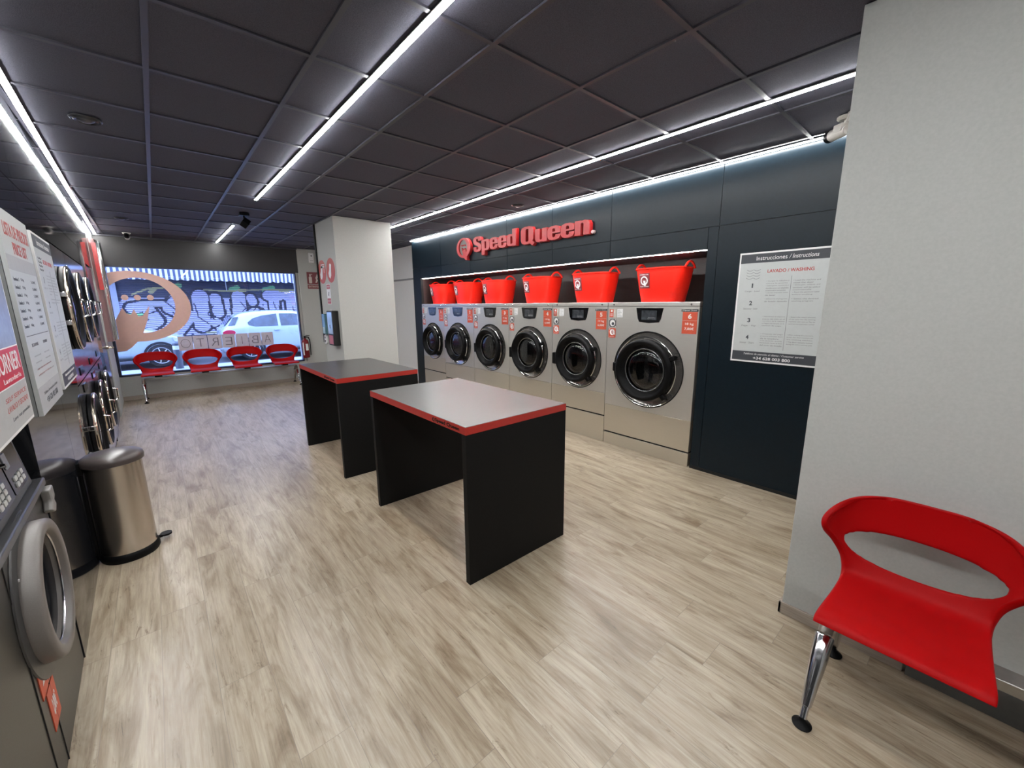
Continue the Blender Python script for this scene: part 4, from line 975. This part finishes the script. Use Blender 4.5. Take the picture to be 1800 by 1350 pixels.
thin = [[(3.2+.22*math.cos(k*.5), 1.3+.25*math.sin(k*.5)) for k in range(13)], [(3.0, 1.42), (3.1, 1.30), (3.2, 1.42), (3.3, 1.3), (3.4, 1.42)], [(.5, 1.4), (.62, 1.2), (.5, 1.0)], [(1.7, 1.6), (1.5, 1.3), (1.7, 1.1)], [(.60, 2.05), (.35, 1.75), (.62, 1.45)], [(1.15, 1.7), (1.22, 1.2), (1.5, .95)], [(2.2, 1.5), (2.35, 1.1), (2.75, .9)], [(2.6, 1.75), (2.75, 1.5)], [(3.72, 1.75), (3.85, 1.2)], [(3.9, 1.6), (3.98, 1.1)], [(4.42, 1.55), (4.5, 1.0)], [(4.75, 1.6), (4.7, 1.2)], [(2.95+.40*math.cos(k*.45), 1.15+.42*math.sin(k*.45)) for k in range(15)], [(-.3, 1.3), (.1, 1.45), (.3, 1.2)], [(.0, .9), (.3, .75)], [(1.5, .7), (1.95, .95)]]
green = [([(-.55, 1.45), (-.30, 1.30)], .16), ([(.65, 2.25), (.78, 2.33)], .10), ([(2.35, 2.22), (2.55, 2.30)], .08), ([(3.45, 2.22), (3.75, 2.30)], .09), ([(5.05, 1.95), (5.35, 1.60), (5.75, 1.45)], .14), ([(5.35, 1.75), (5.7, 1.7)], .10), ([(2.0, .62), (2.3, .60)], .10)]
yellow = [([(-.5, 2.0), (-.1, 2.2), (.4, 2.25), (.7, 2.15)], .030), ([(.0, 2.1), (.1, 2.2)], .07), ([(1.5, 2.20), (2.2, 2.16), (2.9, 2.2), (3.6, 2.22), (4.8, 2.22)], .03), ([(2.6, 2.19), (2.8, 2.19)], .05), ([(4.0, 2.2), (4.3, 2.2)], .05), ([(1.4, .62), (2.8, .62)], .04)]
tags = [[(5.2, 2.35), (5.5, 2.38)], [(5.35, 2.36), (5.33, 2.15)], [(5.45, 2.15), (5.52, 2.3), (5.58, 2.15)], [(5.65, 2.12), (5.66, 2.33), (5.76, 2.28), (5.66, 2.2)], [(5.95, 2.3), (5.82, 2.26), (5.84, 2.12), (5.98, 2.14)], [(5.4, 2.06), (5.55, 2.0)],
        [(6.55+.10*math.cos(k*.6), 1.72+.09*math.sin(k*.6)) for k in range(11)], [(6.8+.10*math.cos(k*.6), 1.72+.09*math.sin(k*.6)) for k in range(11)], [(6.6+.10*math.cos(k*.6), 1.50+.09*math.sin(k*.6)) for k in range(11)], [(6.85+.11*math.cos(k*.6), 1.49+.09*math.sin(k*.6)) for k in range(11)]]
tags2 = [[(5.85+.1*k, 2.05+.06*math.sin(k*1.9)) for k in range(11)], [(6.3+.10*math.cos(k*.6), 2.1+.12*math.sin(k*.6)) for k in range(11)], [(6.05+.22*math.cos(k*.5), 1.62+.2*math.sin(k*.5)) for k in range(13)], [(5.35+.25*math.cos(k*.5), 1.72+.16*math.sin(k*.5)) for k in range(8)]]
def dist(px, pz, pts): return min(sd_seg(px, pz, pts[i], pts[i+1]) for i in range(len(pts)-1))
def shade(px, pz):
    """0 navy, 1 lilac white, 2 black outline, 3 green, 4 yellow, 5 white tag, 6 pale blue tag"""
    for p in tags:
        if dist(px, pz, p) < .020: return 5
    for p in tags2:
        if dist(px, pz, p) < .014: return 6
    for p, r in yellow:
        if dist(px, pz, p) < r: return 4
    for p in thin:
        if dist(px, pz, p) < .018: return 2
    dm = 9
    for p, r in letters:
        d = dist(px, pz, p)-r
        if -.028 < d < .0: dm = min(dm, -.5)
        elif d <= -.028: dm = min(dm, -1)
        else: dm = min(dm, d)
    if dm == -1: return 1
    if dm < 0: return 2
    for p, r in green:
        if dist(px, pz, p) < r: return 3
    if dm < .05: return 2
    return 1 if (pz < 1.9 and pz > .55 and px < 5.0 and dm < .16) else 0
b = B(); x0s, x1s, nx = -.86, 8.6, 300; nz = 152; SZ = 2.62
rows = []
for j in range(nz+1):
    z = SZ*j/nz; yo = (.0, .018, .018, .0)[j % 4]*1.0
    rows.append([b.bm.verts.new((x0s+(x1s-x0s)*i/nx, YS-.04-yo, z)) for i in range(nx+1)])
for j in range(nz):
    zc_ = SZ*(j+.5)/nz
    for i in range(nx):
        f = b.bm.faces.new((rows[j][i], rows[j][i+1], rows[j+1][i+1], rows[j+1][i])); xc_ = x0s+(x1s-x0s)*(i+.5)/nx
        # the slanting underside of each slat stays bare metal
        f.material_index = shade(xc_, zc_)
        if j % 4 == 3: f.material_index = 7 if f.material_index in (1, 3, 4) else f.material_index
t = struct('door_shutter', b, [mat('shutter_navy', (.028, .036, .070), .5), mat('paint_lilac', (.36, .37, .54), .6), mat('paint_black', (.02, .02, .035), .5), mat('paint_green', (.17, .46, .20), .6), mat('paint_yellow', (.33, .32, .14), .6), mat('paint_white', (.75, .78, .85), .6), mat('paint_blue', (.20, .35, .50), .6), mat('slat_joint', (.055, .065, .12), .6)], smooth=10)
b = B(); b.box(-1.05, -.86, YS-.12, YS+.0, 0, 2.9); struct('trim_street', b, mat('grey_jamb', (.20, .23, .30), .6))

# awning
t = thing('striped_awning', 'blue and white striped awning over the shutter across the street', 'awning', (-1.1, YS-.75, 2.52), 0)
b = B(); ns = 140; sw = .070
for i in range(ns):
    x = i*sw; m_ = i % 2; dip = (.0, .03, .045, .03)[i % 4]
    pts = [(x+sw*k/3, -.045*math.sin(PI*((i % 4)*3+k)/12)) for k in range(4)]
    b.prism([(x, .40)] + pts + [(x+sw, .40)], -.004, .004, m_)
    v = [b.bm.verts.new(p) for p in ((x, 0, .40), (x+sw, 0, .40), (x+sw, .72, .85), (x, .72, .85))]; f = b.bm.faces.new(v); f.material_index = m_
obj('cloth', b, [mat('awning_white', (.46, .52, .62), .7), mat('awning_blue', (.045, .060, .12), .7)], t, smooth=20)
b = B(); b.tube([(0, .0, .39), (ns*sw, 0, .39)], .02); b.tube([(3.2, .0, .35), (3.3, .72, -.35)], .015); obj('frame_bar', b, mat('awning_bar', (.35, .38, .45), .5), t)

# bollard
t = thing('street_bollard', 'dark metal bollard with a pale band on the pavement outside the window', 'bollard', (.32, 13.75, 0), 0)
b = B(); b.lathe([(0, 0), (.085, 0), (.085, .62), (.078, .66), (0, .67)], (0, 0, 0), 'z', 24); obj('post', b, mat('bollard_grey', (.045, .055, .08), .45), t)
b = B(); b.lathe([(.0865, .50), (.0865, .60)], (0, 0, 0), 'z', 24); obj('band', b, mat('band_pale', (.50, .55, .62), .4), t)

# ------------------------------------------------------------------ parked cars
def car(label, loc, col, group):
    """hatchback pointing to +x; local x 0 (tail) .. 4.1 (nose), y 0 = near side"""
    t = thing('parked_car', label, 'car', loc, 0, group)
    pm = mat('car_paint', col, .18, noise=2, amt=.02, coat=.6); gm = mat('car_glass', (.035, .055, .085), .05, noise=6, amt=.4); dm = mat('car_trim_dark', (.012, .013, .017), .5)
    # stations: x, half width, belt z, roof z, roof half width
    st = [(.00, .66, .86, .88, .50), (.05, .76, .92, .96, .56), (.16, .82, .96, 1.05, .60), (.38, .85, .975, 1.33, .60), (.62, .86, .975, 1.42, .60), (1.0, .87, .97, 1.465, .61), (1.6, .875, .955, 1.485, .62), (2.1, .875, .945, 1.465, .61), (2.5, .87, .94, 1.37, .60), (2.85, .865, .935, 1.15, .62), (3.1, .86, .93, .985, .66), (3.4, .85, .88, .91, .70), (3.75, .82, .80, .82, .68), (3.98, .74, .68, .70, .60), (4.08, .60, .55, .57, .50)]
    b = B(); rings = []; yc = .875
    for x, w_, zb, zr, wr_ in st:
        e = 1 if .1 < x < 3.9 else .9
        half = [(w_*.86*e, .20), (w_*.97, .26), (w_, .42), (w_, .62), (w_*.985, zb-.06), (w_*.95, zb), (wr_+(w_*.95-wr_)*.15, zr-.05), (wr_*.86, zr-.008), (wr_*.5, zr+.004), (0, zr+.008)]
        pts = [(x, yc-a_, z) for a_, z in half]+[(x, yc+a_, z) for a_, z in half[-2::-1]]
        rings.append([b.bm.verts.new(p) for p in pts])
    for i in range(len(rings)-1):
        for k in range(len(rings[0])-1): b.bm.faces.new((rings[i][k], rings[i+1][k], rings[i+1][k+1], rings[i][k+1]))
        b.bm.faces.new((rings[i][0], rings[i][-1], rings[i+1][-1], rings[i+1][0]))
    b.bm.faces.new(rings[0]); b.bm.faces.new(rings[-1][::-1])
    obj('body', b, pm, t, smooth=60, sub=1)
    def sideY(x, z):
        for i in range(len(st)-1):
            if st[i][0] <= x <= st[i+1][0]:
                f = (x-st[i][0])/(st[i+1][0]-st[i][0]); s_ = [st[i][k]+(st[i+1][k]-st[i][k])*f for k in range(5)]; break
        x_, w_, zb, zr, wr_ = s_; q = max(0, min(1, (z-zb)/max(.05, zr-.05-zb))); return yc-(w_*.95+(wr_+(w_*.95-wr_)*.15-w_*.95)*q)
    def pane(pts, nm, m, off=.010):
        """side panes follow the body's tumblehome; fan from the centre"""
        bb = B(); fr = []
        for k in range(len(pts)):
            (ax, az), (bx, bz) = pts[k], pts[(k+1) % len(pts)]
            for q in range(6): fr.append((ax+(bx-ax)*q/6, az+(bz-az)*q/6))
        cx_ = sum(p[0] for p in fr)/len(fr); cz_ = sum(p[1] for p in fr)/len(fr)
        rr_ = []
        for f in (1, .75, .5, .25): rr_.append([bb.bm.verts.new((cx_+(x-cx_)*f, sideY(cx_+(x-cx_)*f, cz_+(z-cz_)*f)-off, cz_+(z-cz_)*f)) for x, z in fr])
        cv = bb.bm.verts.new((cx_, sideY(cx_, cz_)-off, cz_))
        for a_ in range(3):
            for k in range(len(fr)): bb.bm.faces.new((rr_[a_][k], rr_[a_][(k+1) % len(fr)], rr_[a_+1][(k+1) % len(fr)], rr_[a_+1][k]))
        for k in range(len(fr)): bb.bm.faces.new((rr_[3][k], rr_[3][(k+1) % len(fr)], cv))
        return obj(nm, bb, m, t, smooth=60)
    pane([(.72, 1.04), (.70, 1.12), (.85, 1.24), (1.10, 1.32), (1.52, 1.375), (1.52, 1.0), (.90, 1.0)], 'side_window', gm)
    pane([(1.60, 1.38), (2.02, 1.375), (2.38, 1.28), (2.66, 1.12), (2.82, 1.0), (1.60, 1.0)], 'side_window', gm)
    bb = B(); v = [bb.bm.verts.new(p) for p in ((.135, .34, 1.02), (.365, .40, 1.325), (.365, 1.35, 1.325), (.135, 1.41, 1.02))]
    for q in v: q.co.x -= .012
    bb.bm.faces.new(v); obj('rear_window', bb, gm, t)
    pane([(.20, 1.03), (.36, 1.28), (.50, 1.30), (.36, 1.05)], 'quarter_window', gm)
    bb = B(); v = [bb.bm.verts.new(p) for p in ((3.06, .30, 1.03), (2.56, .36, 1.36), (2.56, 1.39, 1.36), (3.06, 1.45, 1.03))]
    for q in v: q.co.x += .012; q.co.z += .012
    bb.bm.faces.new(v); obj('windscreen', bb, gm, t)
    for x in (.72, 3.30):
        for yy_, s_ in ((.10, -1), (1.65, 1)):
            bb = B(); bb.lathe([(0, -.10), (.24, -.10), (.30, -.09), (.315, -.06), (.315, .08), (0, .08)], (x, yy_, .30), 'y', 36)
            wh = obj('wheel', bb, mat('tyre', (.015, .015, .018), .8), t)
            if s_ < 0:
                bb = B(); bb.lathe([(.205, -.104), (.212, -.108), (.225, -.104)], (x, yy_, .30), 'y', 36); bb.lathe([(0, -.112), (.04, -.110), (.05, -.10)], (x, yy_, .30), 'y', 20)
                for k in range(7):
                    a_ = 2*PI*k/7; c_, q_ = math.cos(a_), math.sin(a_)
                    bb.tube([(x+.03*c_, yy_-.108, .30+.03*q_), (x+.21*c_, yy_-.105, .30+.21*q_)], [.018, .012], n=6)
                obj('rim', bb, mat('wheel_alloy', (.45, .47, .52), .3, .8), wh)
        bb = B(); bb.lathe([(.315, -.002), (.375, -.002)], (x, .005, .30), 'y', 40, a0=-.08*PI, a1=1.08*PI); o = obj('wheel_arch', bb, dm, t)
        o.location = (0, -.010, 0)
    bb = B(); bb.box(1.05, 3.0, -.008, .03, .205, .275); obj('sill', bb, dm, t, bevel=.01)
    for x in (1.38, 2.30):
        bb = B(); bb.box(x, x+.16, -.022, .02, .865, .89); obj('door_handle', bb, pm, t, bevel=.006)
    bb = B(); bb.lathe([(0, -.012), (.15, -.010), (.17, 0)], (0, 0, 0), 'y', 28)
    bb.rot(Matrix.Translation((.20, .035, .83)) @ Matrix.Rotation(.10, 4, 'Z') @ Matrix.Scale(.5, 4, (0, 0, 1))); obj('tail_light', bb, mat('tail_red', (.40, .02, .05), .15), t)
    bb = B(); bb.prism([(3.62, .66), (3.95, .60), (3.90, .70), (3.60, .80)], .02, .10); obj('headlight', bb, mat('headlamp', (.5, .55, .6), .1), t, bevel=.01)
    return t
car('white hatchback parked beyond the window, its tail light behind the paper letters', (1.42, 14.75, -.02), (.36, .43, .47), 'cars parked across the street')
car('white car parked farther left outside, its front wheel seen below the pink emblem', (-3.30, 14.75, -.02), (.56, .62, .80), 'cars parked across the street')
